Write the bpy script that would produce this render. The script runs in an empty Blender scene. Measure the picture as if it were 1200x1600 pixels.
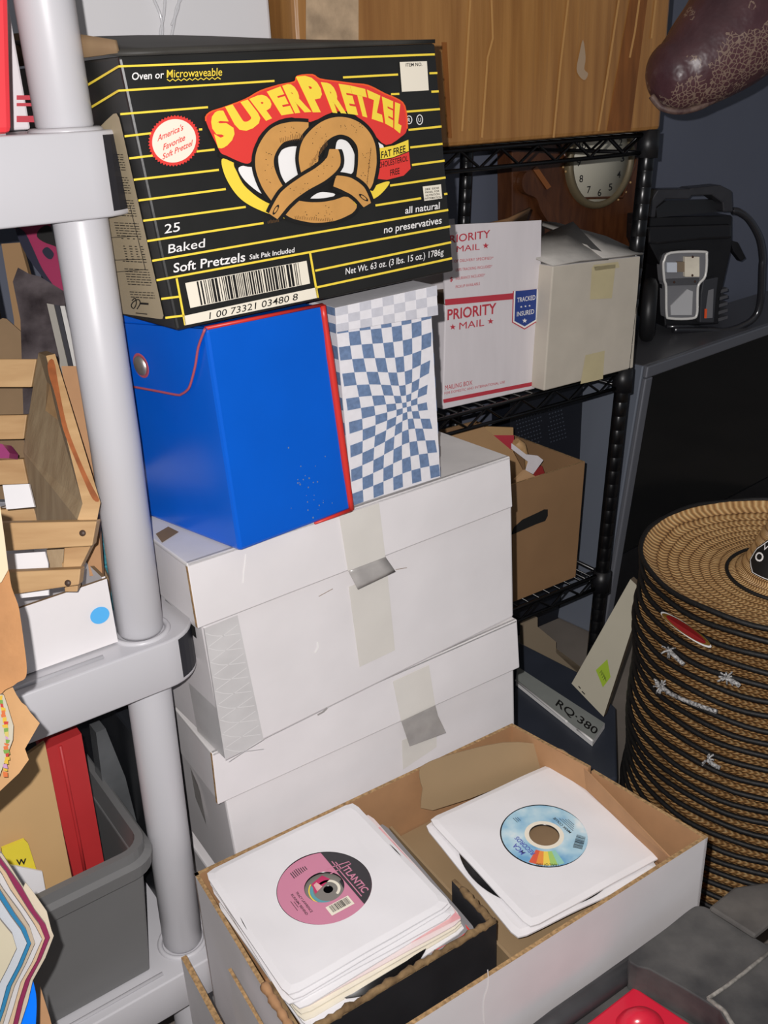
import bpy, bmesh, math, random
from mathutils import Vector, Matrix
S = bpy.context.scene
COL = S.collection
PI = math.pi
rnd = random.Random(7)
V = Vector

# ------------------------------------------------------------ camera, light, exposure
FPX, PITCH, ROLL = 1480.0, math.atan(650 / 1480.0), -0.045
_F = V((0, math.cos(PITCH), -math.sin(PITCH)))
_U = V((0, math.sin(PITCH), math.cos(PITCH)))
_R = V((1, 0, 0))
CR = _R * math.cos(ROLL) + _U * math.sin(ROLL)
CU = _U * math.cos(ROLL) - _R * math.sin(ROLL)
cam_d = bpy.data.cameras.new('camera'); cam = bpy.data.objects.new('camera', cam_d); COL.objects.link(cam)
cam_d.sensor_fit = 'VERTICAL'; cam_d.sensor_height = 24; cam_d.lens = FPX / 1600 * 24
cam_d.clip_start = .01
M4 = Matrix.Identity(4)
for i in range(3):
    M4[i][0], M4[i][1], M4[i][2] = CR[i], CU[i], -_F[i]
cam.matrix_world = M4
S.camera = cam
S.view_settings.view_transform = 'Standard'; S.view_settings.look = 'None'
S.view_settings.gamma = 1; S.view_settings.use_curve_mapping = False
S.view_settings.exposure = 0.0

FLASH, AMB = 36.5, 0.16
w = bpy.data.worlds.new('world'); S.world = w; w.use_nodes = True
w.node_tree.nodes['Background'].inputs[0].default_value = (.80, .88, 1, 1)
w.node_tree.nodes['Background'].inputs[1].default_value = AMB
fl = bpy.data.lights.new('camera_flash', 'POINT'); flo = bpy.data.objects.new('camera_flash', fl); COL.objects.link(flo)
flo.location = CR * -.017 + CU * .016
fl.shadow_soft_size = .0025; fl.energy = FLASH; fl.color = (1, .965, .95)
fl.use_nodes = True
_nt = fl.node_tree; _em = [n for n in _nt.nodes if n.type == 'EMISSION'][0]
_fo = _nt.nodes.new('ShaderNodeLightFalloff'); _fo.inputs['Strength'].default_value = 1.0; _fo.inputs['Smooth'].default_value = 0
_nt.links.new(_fo.outputs['Linear'], _em.inputs['Strength'])

FLOOR = -1.2

# ------------------------------------------------------------ pixel -> world points
def ray(u, v): return CR * ((u - 600) / FPX) + CU * ((800 - v) / FPX) + _F
def az(u, v, z): d = ray(u, v); return d * (z / d.z)
def ay(u, v, y): d = ray(u, v); return d * (y / d.y)
def ad(u, v, d): return ray(u, v) * d
class Pl:
    """a plane; at(u, v, off) is the point seen at photo pixel u, v, lifted off towards the viewer"""
    def __init__(s, p, n): s.p = V(p); s.n = V(n).normalized(); s.n = s.n if s.n.dot(s.p) < 0 else -s.n
    def at(s, u, v, off=0.0):
        d = ray(u, v); q = s.p + s.n * off
        return d * (q.dot(s.n) / d.dot(s.n))
def wall_pl(p, yaw): return Pl((p[0], p[1], 0), (math.sin(yaw), -math.cos(yaw), 0))
def dirx(yaw): return V((math.cos(yaw), math.sin(yaw), 0))
def diry(yaw): return V((-math.sin(yaw), math.cos(yaw), 0))
def tri_pl(a, b, c): return Pl(a, (b - a).cross(c - a))

# ------------------------------------------------------------ materials
def lin(c):
    f = lambda x: x / 12.92 if x <= .04045 else ((x + .055) / 1.055) ** 2.4
    return tuple(f(x / 255) for x in c) + (1,)
MATS = {}
def mat(name, rgb, rough=.6, metal=0, noise=None, bump=None, spec=.5, second=None, stretch=None, coat=0, alpha=1, trans=0):
    """noise=(scale, amount), second = other colour mixed in by noise, bump=(scale, strength)"""
    if name in MATS: return MATS[name]
    m = bpy.data.materials.new(name); m.use_nodes = True; nt = m.node_tree
    b = nt.nodes['Principled BSDF']; c = lin(rgb)
    b.inputs['Base Color'].default_value = c; b.inputs['Roughness'].default_value = rough
    b.inputs['Metallic'].default_value = metal; b.inputs['Specular IOR Level'].default_value = spec
    b.inputs['Coat Weight'].default_value = coat; b.inputs['Alpha'].default_value = alpha
    b.inputs['Transmission Weight'].default_value = trans
    tc = nt.nodes.new('ShaderNodeTexCoord'); src = tc.outputs['Object']
    if stretch:
        mp = nt.nodes.new('ShaderNodeMapping'); mp.inputs['Scale'].default_value = stretch
        nt.links.new(src, mp.inputs['Vector']); src = mp.outputs['Vector']
    if noise:
        n = nt.nodes.new('ShaderNodeTexNoise'); n.inputs['Scale'].default_value = noise[0]; n.inputs['Detail'].default_value = 6
        nt.links.new(src, n.inputs['Vector'])
        r = nt.nodes.new('ShaderNodeValToRGB'); nt.links.new(n.outputs['Fac'], r.inputs['Fac'])
        r.color_ramp.elements[0].position = .32; r.color_ramp.elements[1].position = .68
        a = noise[1]
        r.color_ramp.elements[0].color = lin(second) if second else tuple(x * (1 - a) for x in c[:3]) + (1,)
        r.color_ramp.elements[1].color = c if second else tuple(min(1, x * (1 + a)) for x in c[:3]) + (1,)
        nt.links.new(r.outputs['Color'], b.inputs['Base Color'])
    if bump:
        n2 = nt.nodes.new('ShaderNodeTexNoise'); n2.inputs['Scale'].default_value = bump[0]; n2.inputs['Detail'].default_value = 4
        nt.links.new(src, n2.inputs['Vector'])
        bp = nt.nodes.new('ShaderNodeBump'); bp.inputs['Strength'].default_value = bump[1]; bp.inputs['Distance'].default_value = .002
        nt.links.new(n2.outputs['Fac'], bp.inputs['Height']); nt.links.new(bp.outputs['Normal'], b.inputs['Normal'])
    MATS[name] = m
    return m

white_card = mat('white_cardboard', (226, 222, 223), .65, noise=(14, .035), bump=(60, .05))
grey_card = mat('white_cardboard_worn', (216, 213, 212), .65, noise=(22, .06), bump=(60, .06))
kraft = mat('kraft_board', (172, 130, 92), .8, noise=(30, .07), bump=(90, .06))
kraft_dark = mat('kraft_board_dull', (128, 104, 76), .8, noise=(25, .08), bump=(80, .08))
kraft_edge = mat('kraft_corrugated_edge', (160, 128, 88), .9, noise=(260, .4), bump=(300, .5))
khaki = mat('kraft_paper_khaki', (150, 126, 94), .75, noise=(9, .06), bump=(30, .05))
black_ink = mat('black_ink', (34, 34, 33), .38, noise=(18, .15), bump=(120, .05))
ink = mat('printed_black', (24, 23, 22), .5)
yellow = mat('printed_yellow', (245, 216, 72), .45)
cream_ink = mat('printed_cream', (238, 230, 212), .45)
white_ink = mat('printed_white', (240, 238, 236), .45)
red_ink = mat('printed_red', (224, 62, 56), .45)
orange_ink = mat('printed_orange', (238, 92, 44), .45)
pretzel_tan = mat('printed_tan', (203, 150, 84), .45, noise=(60, .06))
pretzel_dark = mat('printed_brown', (120, 84, 46), .5)
tan_panel = mat('printed_beige', (168, 153, 126), .5)
blue_vinyl = mat('blue_vinyl', (4, 92, 205), .27, noise=(9, .06), bump=(14, .05), spec=.5)
red_pipe = mat('red_piping', (206, 52, 44), .4)
pink_pipe = mat('faded_red_piping', (176, 84, 98), .5)
chrome = mat('chrome', (215, 208, 196), .42, metal=.9)
chk_blue = mat('denim_print', (104, 126, 160), .6, noise=(260, .16))
chk_white = mat('denim_print_white', (224, 222, 226), .6, noise=(180, .03))
chk_grey = mat('faded_print', (196, 196, 204), .6, noise=(180, .05))
tape_light = mat('yellowed_tape', (219, 215, 208), .32, noise=(25, .03))
tape_grey = mat('loose_tape', (165, 161, 158), .25, noise=(40, .12), bump=(60, .3))
tape_fibre = mat('fibre_tape', (202, 200, 200), .35, noise=(30, .06))
fibre = mat('tape_fibre_thread', (218, 216, 216), .4)
plastic_white = mat('grey_white_plastic', (192, 191, 195), .36, noise=(7, .02))
plastic_grey = mat('grey_plastic_tub', (108, 108, 108), .42, noise=(8, .05), bump=(80, .05))
vinyl = mat('vinyl_black', (14, 14, 16), .25)
paper = mat('white_paper', (228, 226, 228), .7, noise=(11, .03), bump=(26, .16))
paper_cream = mat('cream_paper', (228, 220, 202), .75, noise=(40, .05), bump=(40, .3))
black_metal = mat('black_enamel', (12, 12, 14), .28, noise=(20, .2))
black_plastic = mat('black_plastic', (22, 22, 25), .42, noise=(30, .2))
silver_pl = mat('silver_plastic', (122, 124, 132), .38, metal=.35)
wall_grey = mat('grey_blue_paint', (94, 99, 114), .7, noise=(3, .06), bump=(30, .06))
straw_plain = mat('straw_plain', (190, 142, 88), .6)
hole_dark = mat('dark_opening', (12, 11, 11), .9)
mail_white = mat('mailer_white', (222, 216, 219), .6, noise=(60, .03), stretch=(1, 1, .15))
mail_red = mat('mailer_red', (190, 58, 72), .6)
mail_blue = mat('mailer_blue', (40, 66, 140), .55)

def nodes_of(name, rough=.5):
    m = bpy.data.materials.new(name); m.use_nodes = True; MATS[name] = m
    return m, m.node_tree, m.node_tree.nodes['Principled BSDF']
def math_n(nt, op, a, b=None):
    n = nt.nodes.new('ShaderNodeMath'); n.operation = op
    for i, x in enumerate((a, b)):
        if x is None: continue
        if isinstance(x, (int, float)): n.inputs[i].default_value = x
        else: nt.links.new(x, n.inputs[i])
    return n.outputs[0]
def ramp(nt, fac, stops):
    r = nt.nodes.new('ShaderNodeValToRGB'); nt.links.new(fac, r.inputs['Fac'])
    while len(r.color_ramp.elements) < len(stops): r.color_ramp.elements.new(.5)
    for e, (p, c) in zip(r.color_ramp.elements, stops): e.position = p; e.color = lin(c)
    return r.outputs['Color']

def straw_material():
    m, nt, b = nodes_of('woven_straw')
    tc = nt.nodes.new('ShaderNodeTexCoord'); sp = nt.nodes.new('ShaderNodeSeparateXYZ'); nt.links.new(tc.outputs['Object'], sp.inputs[0])
    x, y, z = sp.outputs
    r = math_n(nt, 'SQRT', math_n(nt, 'ADD', math_n(nt, 'MULTIPLY', x, x), math_n(nt, 'MULTIPLY', y, y)))
    r = math_n(nt, 'ADD', r, math_n(nt, 'MULTIPLY', z, -.7))
    ang = math_n(nt, 'ARCTAN2', y, x)
    wz = nt.nodes.new('ShaderNodeTexNoise'); wz.inputs['Scale'].default_value = 9; nt.links.new(tc.outputs['Object'], wz.inputs['Vector'])
    row = math_n(nt, 'ADD', math_n(nt, 'MULTIPLY', r, 74.0), math_n(nt, 'MULTIPLY', wz.outputs['Fac'], .9))
    fr = math_n(nt, 'ABSOLUTE', math_n(nt, 'SUBTRACT', math_n(nt, 'FRACT', row), .5))       # 0 centre of a braid, .5 at its edge
    ph = math_n(nt, 'ADD', math_n(nt, 'ADD', math_n(nt, 'MULTIPLY', ang, 120.0), math_n(nt, 'MULTIPLY', wz.outputs['Fac'], 9.0)), math_n(nt, 'MULTIPLY', fr, 5.5))
    ph = math_n(nt, 'ADD', ph, math_n(nt, 'MULTIPLY', math_n(nt, 'FLOOR', row), 2.1))
    st = math_n(nt, 'SINE', ph)
    st = math_n(nt, 'ADD', math_n(nt, 'MULTIPLY', st, .5), .5)
    h = math_n(nt, 'SUBTRACT', st, math_n(nt, 'MULTIPLY', math_n(nt, 'POWER', math_n(nt, 'MULTIPLY', fr, 2), 5.0), .8))
    nz = nt.nodes.new('ShaderNodeTexNoise'); nz.inputs['Scale'].default_value = 45; nt.links.new(tc.outputs['Object'], nz.inputs['Vector'])
    f = math_n(nt, 'ADD', math_n(nt, 'MULTIPLY', h, .55), math_n(nt, 'MULTIPLY', nz.outputs['Fac'], .5))
    c = ramp(nt, f, [(.02, (110, 76, 44)), (.35, (178, 134, 84)), (.62, (204, 162, 108)), (.9, (232, 200, 146))])
    nt.links.new(c, b.inputs['Base Color']); b.inputs['Roughness'].default_value = .45
    bp = nt.nodes.new('ShaderNodeBump'); bp.inputs['Strength'].default_value = .8; bp.inputs['Distance'].default_value = .0015
    nt.links.new(h, bp.inputs['Height']); nt.links.new(bp.outputs['Normal'], b.inputs['Normal'])
    return m
straw = straw_material()

def leather_material():
    m, nt, b = nodes_of('cracked_leather')
    tc = nt.nodes.new('ShaderNodeTexCoord')
    vo = nt.nodes.new('ShaderNodeTexVoronoi'); vo.feature = 'DISTANCE_TO_EDGE'; vo.inputs['Scale'].default_value = 170
    nz = nt.nodes.new('ShaderNodeTexNoise'); nz.inputs['Scale'].default_value = 14; nz.inputs['Detail'].default_value = 5
    mp = nt.nodes.new('ShaderNodeMapping'); nt.links.new(tc.outputs['Object'], mp.inputs['Vector'])
    nt.links.new(tc.outputs['Object'], nz.inputs['Vector'])
    add = nt.nodes.new('ShaderNodeMixRGB'); add.blend_type = 'ADD'; add.inputs[0].default_value = .035
    nt.links.new(tc.outputs['Object'], add.inputs[1]); nt.links.new(nz.outputs['Color'], add.inputs[2]); nt.links.new(add.outputs[0], vo.inputs['Vector'])
    crack = math_n(nt, 'LESS_THAN', vo.outputs['Distance'], .09)
    crack = math_n(nt, 'MULTIPLY', crack, math_n(nt, 'GREATER_THAN', nz.outputs['Fac'], .53))
    c1 = ramp(nt, nz.outputs['Fac'], [(.3, (52, 30, 36)), (.7, (84, 54, 58))])
    mx = nt.nodes.new('ShaderNodeMixRGB'); nt.links.new(crack, mx.inputs[0]); nt.links.new(c1, mx.inputs[1]); mx.inputs[2].default_value = lin((122, 102, 90))
    nt.links.new(mx.outputs[0], b.inputs['Base Color']); b.inputs['Roughness'].default_value = .38
    w = nt.nodes.new('ShaderNodeTexNoise'); w.inputs['Scale'].default_value = 60; nt.links.new(tc.outputs['Object'], w.inputs['Vector'])
    bp = nt.nodes.new('ShaderNodeBump'); bp.inputs['Strength'].default_value = .6; bp.inputs['Distance'].default_value = .003
    nt.links.new(math_n(nt, 'SUBTRACT', w.outputs['Fac'], crack), bp.inputs['Height']); nt.links.new(bp.outputs['Normal'], b.inputs['Normal'])
    return m
leather = leather_material()

def label_sky_material():
    m, nt, b = nodes_of('sky_label_print')
    tc = nt.nodes.new('ShaderNodeTexCoord')
    nz = nt.nodes.new('ShaderNodeTexNoise'); nz.inputs['Scale'].default_value = 34; nz.inputs['Detail'].default_value = 3
    nt.links.new(tc.outputs['Object'], nz.inputs['Vector'])
    c = ramp(nt, nz.outputs['Fac'], [(.34, (112, 168, 208)), (.5, (168, 206, 224)), (.62, (196, 222, 232)), (.74, (236, 240, 238))])
    nt.links.new(c, b.inputs['Base Color']); b.inputs['Roughness'].default_value = .4
    return m
sky_label = label_sky_material()
wood = mat('pale_wood', (194, 158, 112), .6, noise=(9, 1), second=(172, 134, 90), stretch=(1.2, 9, 9), bump=(60, .08))
wood_old = mat('weathered_wood', (170, 148, 116), .7, noise=(12, 1), second=(146, 122, 92), stretch=(7, 7, .9), bump=(60, .2))
wood_stain = mat('wood_stain', (150, 84, 42), .6, noise=(60, .25))
carton_tape = mat('streaked_packing_tape', (168, 122, 70), .3, noise=(7, 1), second=(142, 98, 54), stretch=(9, 9, .5), bump=(9, .5))
tape_dark = mat('dark_brown_tape', (128, 78, 34), .3, noise=(12, .3), stretch=(4, 4, .6))
clock_wood = mat('walnut_veneer', (92, 54, 30), .35, noise=(10, 1), second=(70, 38, 20), stretch=(6, 6, 1.5))
dusty_black = mat('dusty_black_plastic', (92, 90, 88), .7, noise=(17, 1), second=(46, 46, 48), bump=(60, .35))

# ------------------------------------------------------------ mesh builder
class MB:
    def __init__(s): s.v = []; s.f = []; s.m = []; s.mats = []; s.sm = []
    def mi(s, m):
        if m not in s.mats: s.mats.append(m)
        return s.mats.index(m)
    def face(s, pts, m, smooth=False):
        i = len(s.v); s.v += [V(p) for p in pts]; s.f.append(list(range(i, i + len(pts)))); s.m.append(s.mi(m)); s.sm.append(smooth)
    def mesh(s, vs, fs, m, smooth=False):
        i = len(s.v); s.v += [V(p) for p in vs]; k = s.mi(m)
        for f in fs: s.f.append([i + j for j in f]); s.m.append(k); s.sm.append(smooth)
    def hexa(s, c, m, mats={}):
        """c: FL FR BR BL bottom, then top"""
        F = dict(bottom=(3, 2, 1, 0), top=(4, 5, 6, 7), front=(0, 1, 5, 4), right=(1, 2, 6, 5), back=(2, 3, 7, 6), left=(3, 0, 4, 7))
        i = len(s.v); s.v += [V(p) for p in c]
        for k, f in F.items():
            s.f.append([i + j for j in f]); s.m.append(s.mi(mats.get(k, m))); s.sm.append(False)
    def slab(s, pts, off, m, side=None, back=None):
        """polygon pts extruded by vector off (front face at pts)"""
        n = len(pts); off = V(off); vs = [V(p) for p in pts] + [V(p) + off for p in pts]
        i = len(s.v); s.v += vs
        s.f.append([i + j for j in range(n)]); s.m.append(s.mi(m)); s.sm.append(False)
        s.f.append([i + n + j for j in reversed(range(n))]); s.m.append(s.mi(back or side or m)); s.sm.append(False)
        for j in range(n):
            k = (j + 1) % n
            s.f.append([i + j, i + n + j, i + n + k, i + k]); s.m.append(s.mi(side or m)); s.sm.append(False)
    def tube(s, pts, r, m, n=10, closed=False, cap=True):
        pts = [V(p) for p in pts]; N = len(pts); rs = r if isinstance(r, (list, tuple)) else [r] * N
        up = V((0, 0, 1)); rings = []; i0 = len(s.v); prev = None
        for k in range(N):
            a = pts[k - 1] if (k or closed) else pts[k]; b = pts[(k + 1) % N] if (k < N - 1 or closed) else pts[k]
            t = (b - a); t = t.normalized() if t.length > 1e-9 else V((0, 0, 1))
            if prev is None:
                x = t.cross(up); x = x if x.length > 1e-3 else t.cross(V((1, 0, 0)))
            else:
                x = prev - t * prev.dot(t)
            x.normalize(); y = t.cross(x); prev = x
            for j in range(n):
                a_ = 2 * PI * j / n; s.v.append(pts[k] + (x * math.cos(a_) + y * math.sin(a_)) * rs[k])
        mi = s.mi(m)
        for k in range(N if closed else N - 1):
            for j in range(n):
                a = i0 + k * n + j; b = i0 + k * n + (j + 1) % n; k2 = (k + 1) % N
                s.f.append([a, b, i0 + k2 * n + (j + 1) % n, i0 + k2 * n + j]); s.m.append(mi); s.sm.append(True)
        if cap and not closed:
            s.f.append([i0 + j for j in reversed(range(n))]); s.m.append(mi); s.sm.append(False)
            s.f.append([i0 + (N - 1) * n + j for j in range(n)]); s.m.append(mi); s.sm.append(False)
    def lathe(s, prof, m, n=48, c=(0, 0, 0), ax=None, mfun=None):
        c = V(c); i0 = len(s.v); P = len(prof)
        X, Y, Z = ax or (V((1, 0, 0)), V((0, 1, 0)), V((0, 0, 1)))
        for (r, z) in prof:
            for j in range(n):
                a = 2 * PI * j / n; s.v.append(c + X * (r * math.cos(a)) + Y * (r * math.sin(a)) + Z * z)
        for k in range(P - 1):
            mi = s.mi(mfun(k) if mfun else m)
            for j in range(n):
                s.f.append([i0 + k * n + j, i0 + k * n + (j + 1) % n, i0 + (k + 1) * n + (j + 1) % n, i0 + (k + 1) * n + j]); s.m.append(mi); s.sm.append(True)
    def grid(s, P, m, smooth=True, mfun=None):
        R_, C_ = len(P), len(P[0]); i0 = len(s.v)
        for row in P: s.v += [V(p) for p in row]
        for a in range(R_ - 1):
            for b in range(C_ - 1):
                s.f.append([i0 + a * C_ + b, i0 + a * C_ + b + 1, i0 + (a + 1) * C_ + b + 1, i0 + (a + 1) * C_ + b])
                s.m.append(s.mi(mfun(a, b) if mfun else m)); s.sm.append(smooth)
    def base(s):
        xs = [p.x for p in s.v]; ys = [p.y for p in s.v]; zs = [p.z for p in s.v]
        return V(((min(xs) + max(xs)) / 2, (min(ys) + max(ys)) / 2, min(zs)))

W_LOC = {}
def mk(name, mb, origin, parent=None, bevel=0, subsurf=0, fix=False, solid=0):
    me = bpy.data.meshes.new(name)
    me.from_pydata([tuple(p - origin) for p in mb.v], [], mb.f)
    for m in mb.mats: me.materials.append(m)
    me.polygons.foreach_set('material_index', mb.m); me.polygons.foreach_set('use_smooth', mb.sm)
    if fix:
        bm = bmesh.new(); bm.from_mesh(me); bmesh.ops.remove_doubles(bm, verts=bm.verts, dist=1e-5)
        bmesh.ops.recalc_face_normals(bm, faces=bm.faces); bm.to_mesh(me); bm.free()
    me.update()
    o = bpy.data.objects.new(name, me); COL.objects.link(o)
    if solid:
        md = o.modifiers.new('solid', 'SOLIDIFY'); md.thickness = solid; md.offset = 0
    if bevel:
        md = o.modifiers.new('bevel', 'BEVEL'); md.width = bevel; md.segments = 2; md.limit_method = 'ANGLE'; md.angle_limit = .6
    if subsurf:
        md = o.modifiers.new('sub', 'SUBSURF'); md.levels = subsurf; md.render_levels = subsurf
    if parent: o.parent = parent
    else: o.location = origin
    W_LOC[o] = V(origin)
    return o
def tag(o, label, cat=None, group=None):
    o['label'] = label
    if cat: o['category'] = cat
    if group: o['group'] = group
    return o
def thing(name, label, cat, loc, group=None):
    o = bpy.data.objects.new(name, None); o.empty_display_size = .03; COL.objects.link(o); o.location = V(loc); W_LOC[o] = V(loc)
    return tag(o, label, cat, group)
def part(name, mb, parent, label=None, **k):
    o = mk(name, mb, W_LOC[parent], parent, **k)
    if label: o['label'] = label
    return o
def solo(name, mb, label, cat, group=None, **k):
    return tag(mk(name, mb, mb.base(), **k), label, cat, group)
def struct(name, mb):
    o = mk(name, mb, V((0, 0, 0))); o['kind'] = 'structure'; return o
def kids(o): return [c for c in bpy.data.objects if c.parent == o]
def copy_tree(o, parent=None):
    c = o.copy(); COL.objects.link(c)
    if parent: c.parent = parent
    for k in kids(o): copy_tree(k, c)
    return c

_TX = {}
def glyphs(s, bold=0.0, shear=0.0):
    k = (s, bold, shear)
    if k in _TX: return _TX[k]
    cu = bpy.data.curves.new('t', 'FONT'); cu.body = s; cu.size = 1; cu.offset = bold; cu.shear = shear; cu.resolution_u = 3
    ob = bpy.data.objects.new('t', cu); me = ob.to_mesh()
    vs = [v.co.copy() for v in me.vertices]; fs = [list(p.vertices) for p in me.polygons]
    ob.to_mesh_clear(); bpy.data.objects.remove(ob); bpy.data.curves.remove(cu)
    xs = [v.x for v in vs]; x0, x1 = min(xs), max(xs)
    for v in vs: v.x = (v.x - x0) / (x1 - x0); v.y = v.y / .73
    _TX[k] = (vs, fs)
    return _TX[k]
def text_on(mb, s, fn, p0, p1, up, m, bold=0.0, shear=0.0):
    """writes s from p0 to p1 (2-D), up = 2-D vector of a capital's height; fn maps 2-D to the surface"""
    vs, fs = glyphs(s, bold, shear)
    mb.mesh([fn(p0[0] + (p1[0] - p0[0]) * v.x + up[0] * v.y, p0[1] + (p1[1] - p0[1]) * v.x + up[1] * v.y) for v in vs], fs, m)
def stroke(mb, pts, wd, fn, m, closed=False):
    """a flat ribbon wd wide along 2-D points"""
    N = len(pts); L = []; R_ = []
    for k in range(N):
        a = pts[k - 1] if (k or closed) else pts[k]; b = pts[(k + 1) % N] if (k < N - 1 or closed) else pts[k]
        dx, dy = b[0] - a[0], b[1] - a[1]; l = math.hypot(dx, dy) or 1
        ww = wd[k] if isinstance(wd, (list, tuple)) else wd
        nx, ny = -dy / l * ww / 2, dx / l * ww / 2
        L.append((pts[k][0] + nx, pts[k][1] + ny)); R_.append((pts[k][0] - nx, pts[k][1] - ny))
    for k in range(N if closed else N - 1):
        j = (k + 1) % N
        mb.face([fn(*L[k]), fn(*R_[k]), fn(*R_[j]), fn(*L[j])], m)
def smooth_pts(pts, n=8, closed=False):
    """Catmull-Rom through 2-D or 3-D points"""
    out = []; N = len(pts); P = [V(p) if len(p) == 3 else V((p[0], p[1], 0)) for p in pts]; d2 = len(pts[0]) == 2
    for i in range(N if closed else N - 1):
        g = lambda k: P[k % N] if closed else P[max(0, min(N - 1, k))]
        p0, p1, p2, p3 = g(i - 1), g(i), g(i + 1), g(i + 2)
        for k in range(n):
            t = k / n
            out.append(.5 * ((2 * p1) + (p2 - p0) * t + (2 * p0 - 5 * p1 + 4 * p2 - p3) * t * t + (3 * p1 - p0 - 3 * p2 + p3) * t ** 3))
    if not closed: out.append(P[-1])
    return [(p.x, p.y) for p in out] if d2 else out
def poly(mb, pts, fn, m): mb.face([fn(*p) for p in pts], m)
def on(pl, off=0.0): return lambda u, v: pl.at(u, v, off)
def lerp(a, b, t): return a + (b - a) * t
def bars(mb, q, fn, m, n=30, seed=1, lo=.0, hi=1.0):
    """bar code inside quad q (TL TR BR BL)"""
    r = random.Random(seed); x = lo
    L2 = lambda a, b, t: (a[0] + (b[0] - a[0]) * t, a[1] + (b[1] - a[1]) * t)
    unit = (hi - lo) / n / 2.6
    while x < hi:
        wd = unit * r.choice((1, 1, 2, 3)); gap = unit * r.choice((1, 1, 2))
        x2 = min(hi, x + wd)
        mb.face([fn(*L2(q[0], q[1], x)), fn(*L2(q[0], q[1], x2)), fn(*L2(q[3], q[2], x2)), fn(*L2(q[3], q[2], x))], m)
        x = x2 + gap
def box_c(c, dx, dy, h):
    """corners of an upright box: c = front-left-bottom, dx, dy edge vectors, h height"""
    c = V(c); up = V((0, 0, h)); b = [c, c + dx, c + dx + dy, c + dy]
    return b + [p + up for p in b]
def quad_box(fl_b, fr_b, fr_t, fl_t, dv):
    return [fl_b, fr_b, fr_b + dv, fl_b + dv, fl_t, fr_t, fr_t + dv, fl_t + dv]

# ================================================================ ROOM
YR = .58                                        # the stack, the wire rack and the wall stand at this yaw
BX, BY = dirx(YR), diry(YR)
mb = MB(); mb.face([(-4, -2, FLOOR), (5, -2, FLOOR), (5, 6, FLOOR), (-4, 6, FLOOR)], mat('concrete_floor', (120, 112, 104), .8, noise=(5, .2), bump=(20, .2)))
struct('floor', mb)
WB = V((.10, 2.13, 0))
mb = MB(); mb.hexa(box_c(WB - BX * 2.4 + V((0, 0, FLOOR)), BX * 5.4, BY * .1, 2.5), wall_grey); struct('wall_back', mb)
mb = MB(); mb.hexa(box_c(WB - BX * 2.4 + V((0, 0, 1.3)) - BY * 3.2, BX * 5.4, BY * 3.3, .08), mat('ceiling_paint', (190, 186, 180), .8)); struct('ceiling', mb)

# ================================================================ STACK OF WHITE STORAGE BOXES
PU = wall_pl((-.170, .738), .640); PUl = Pl(PU.p + PU.n * .007, PU.n); DU = diry(.64)
PLo = wall_pl((-.177, .764), .575); PLl = Pl(PLo.p + PLo.n * .006, PLo.n); DL = diry(.575)

def lidded_box(name, label, pb, pl_, dv, body_px, lid_px, depth):
    c = quad_box(*[pb.at(*p) for p in body_px], dv * depth)
    root = thing(name, label, 'storage box', sum(c[:4], V()) / 4)
    mb = MB(); mb.hexa(c, white_card); part('body', mb, root, bevel=.003)
    # the lid: front panel wraps past brown corrugated ends, side panels sit behind it
    a, b, t1, t0 = [pl_.at(*p) for p in lid_px]          # FLb FRb FRt FLt
    dp = dv * (depth + .014); th = dv * .005
    root_l = MB(); root_l.hexa(quad_box(a, b, t1, t0, th), white_card, dict(left=kraft_edge, right=kraft_edge, bottom=kraft_edge))
    ax = (b - a).normalized(); up = V((0, 0, -.002))
    for q0, q1, s in ((a, t0, 1), (b, t1, -1)):
        e = ax * (.0025 * s); e2 = ax * (.008 * s)
        root_l.hexa([q0 + e + th, q0 + e2 + th, q0 + e2 + dp, q0 + e + dp, q1 + e + th + up, q1 + e2 + th + up, q1 + e2 + dp + up, q1 + e + dp + up], white_card, dict(bottom=kraft_edge))
    root_l.hexa(quad_box(a + dp, b + dp, t1 + dp, t0 + dp, th), white_card)
    tt = V((0, 0, -.004))
    root_l.hexa(quad_box(t0 + tt, t1 + tt, t1, t0, dp), grey_card)
    lid = part('lid', root_l, root, bevel=.0012)
    return root, lid
def tape(root, pl_, px, m, label, off=.0012, parent=None, name='tape'):
    mb = MB(); poly(mb, px, on(pl_, off), m); mb.v = mb.v; return part(name, mb, parent or root, label, solid=.0004)

# upper box
ub, ul = lidded_box('storage_box', 'white lidded cardboard box directly under the blue case, fibre tape on its corner', PU, PUl, DU,
    [(354, 1186), (803, 964), (800, 775), (313, 962)], [(309, 983), (801, 792), (797, 713), (292, 881)], .30)
tape(ub, PUl, [(530, 806), (592, 786), (602, 870), (544, 892)], tape_light, 'yellowed clear tape over the lid', parent=ul)
mb = MB()
g0, g1 = [(544, 892), (602, 870)], [(560, 921), (620, 893)]
P = []
for k in range(7):
    t = k / 6; P.append([PUl.at(lerp(lerp(544, 559, t), lerp(602, 618, t), s / 4), lerp(lerp(892, 921, t), lerp(870, 893, t), s / 4), .001 + .006 * math.sin(t * 2.2) * t) for s in range(5)])
mb.grid(P, tape_grey); part('tape', mb, ub, 'loose grey curl of tape', solid=.0004)
tape(ub, PU, [(545, 917), (605, 895), (617, 1016), (562, 1042)], tape_light, 'yellowed clear tape down the front')
mb = MB(); fn = on(PU, .001)
poly(mb, [(319, 982), (371, 961), (412, 1156), (392, 1168), (352, 1188)], fn, tape_fibre)
bl = PU.at(319, 982, .001); bb = PU.at(354, 1188, .001)
mb.face([bl, bb, bb + DU * .06, bl + DU * .06], tape_fibre)
f2 = on(PU, .0014)
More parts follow.
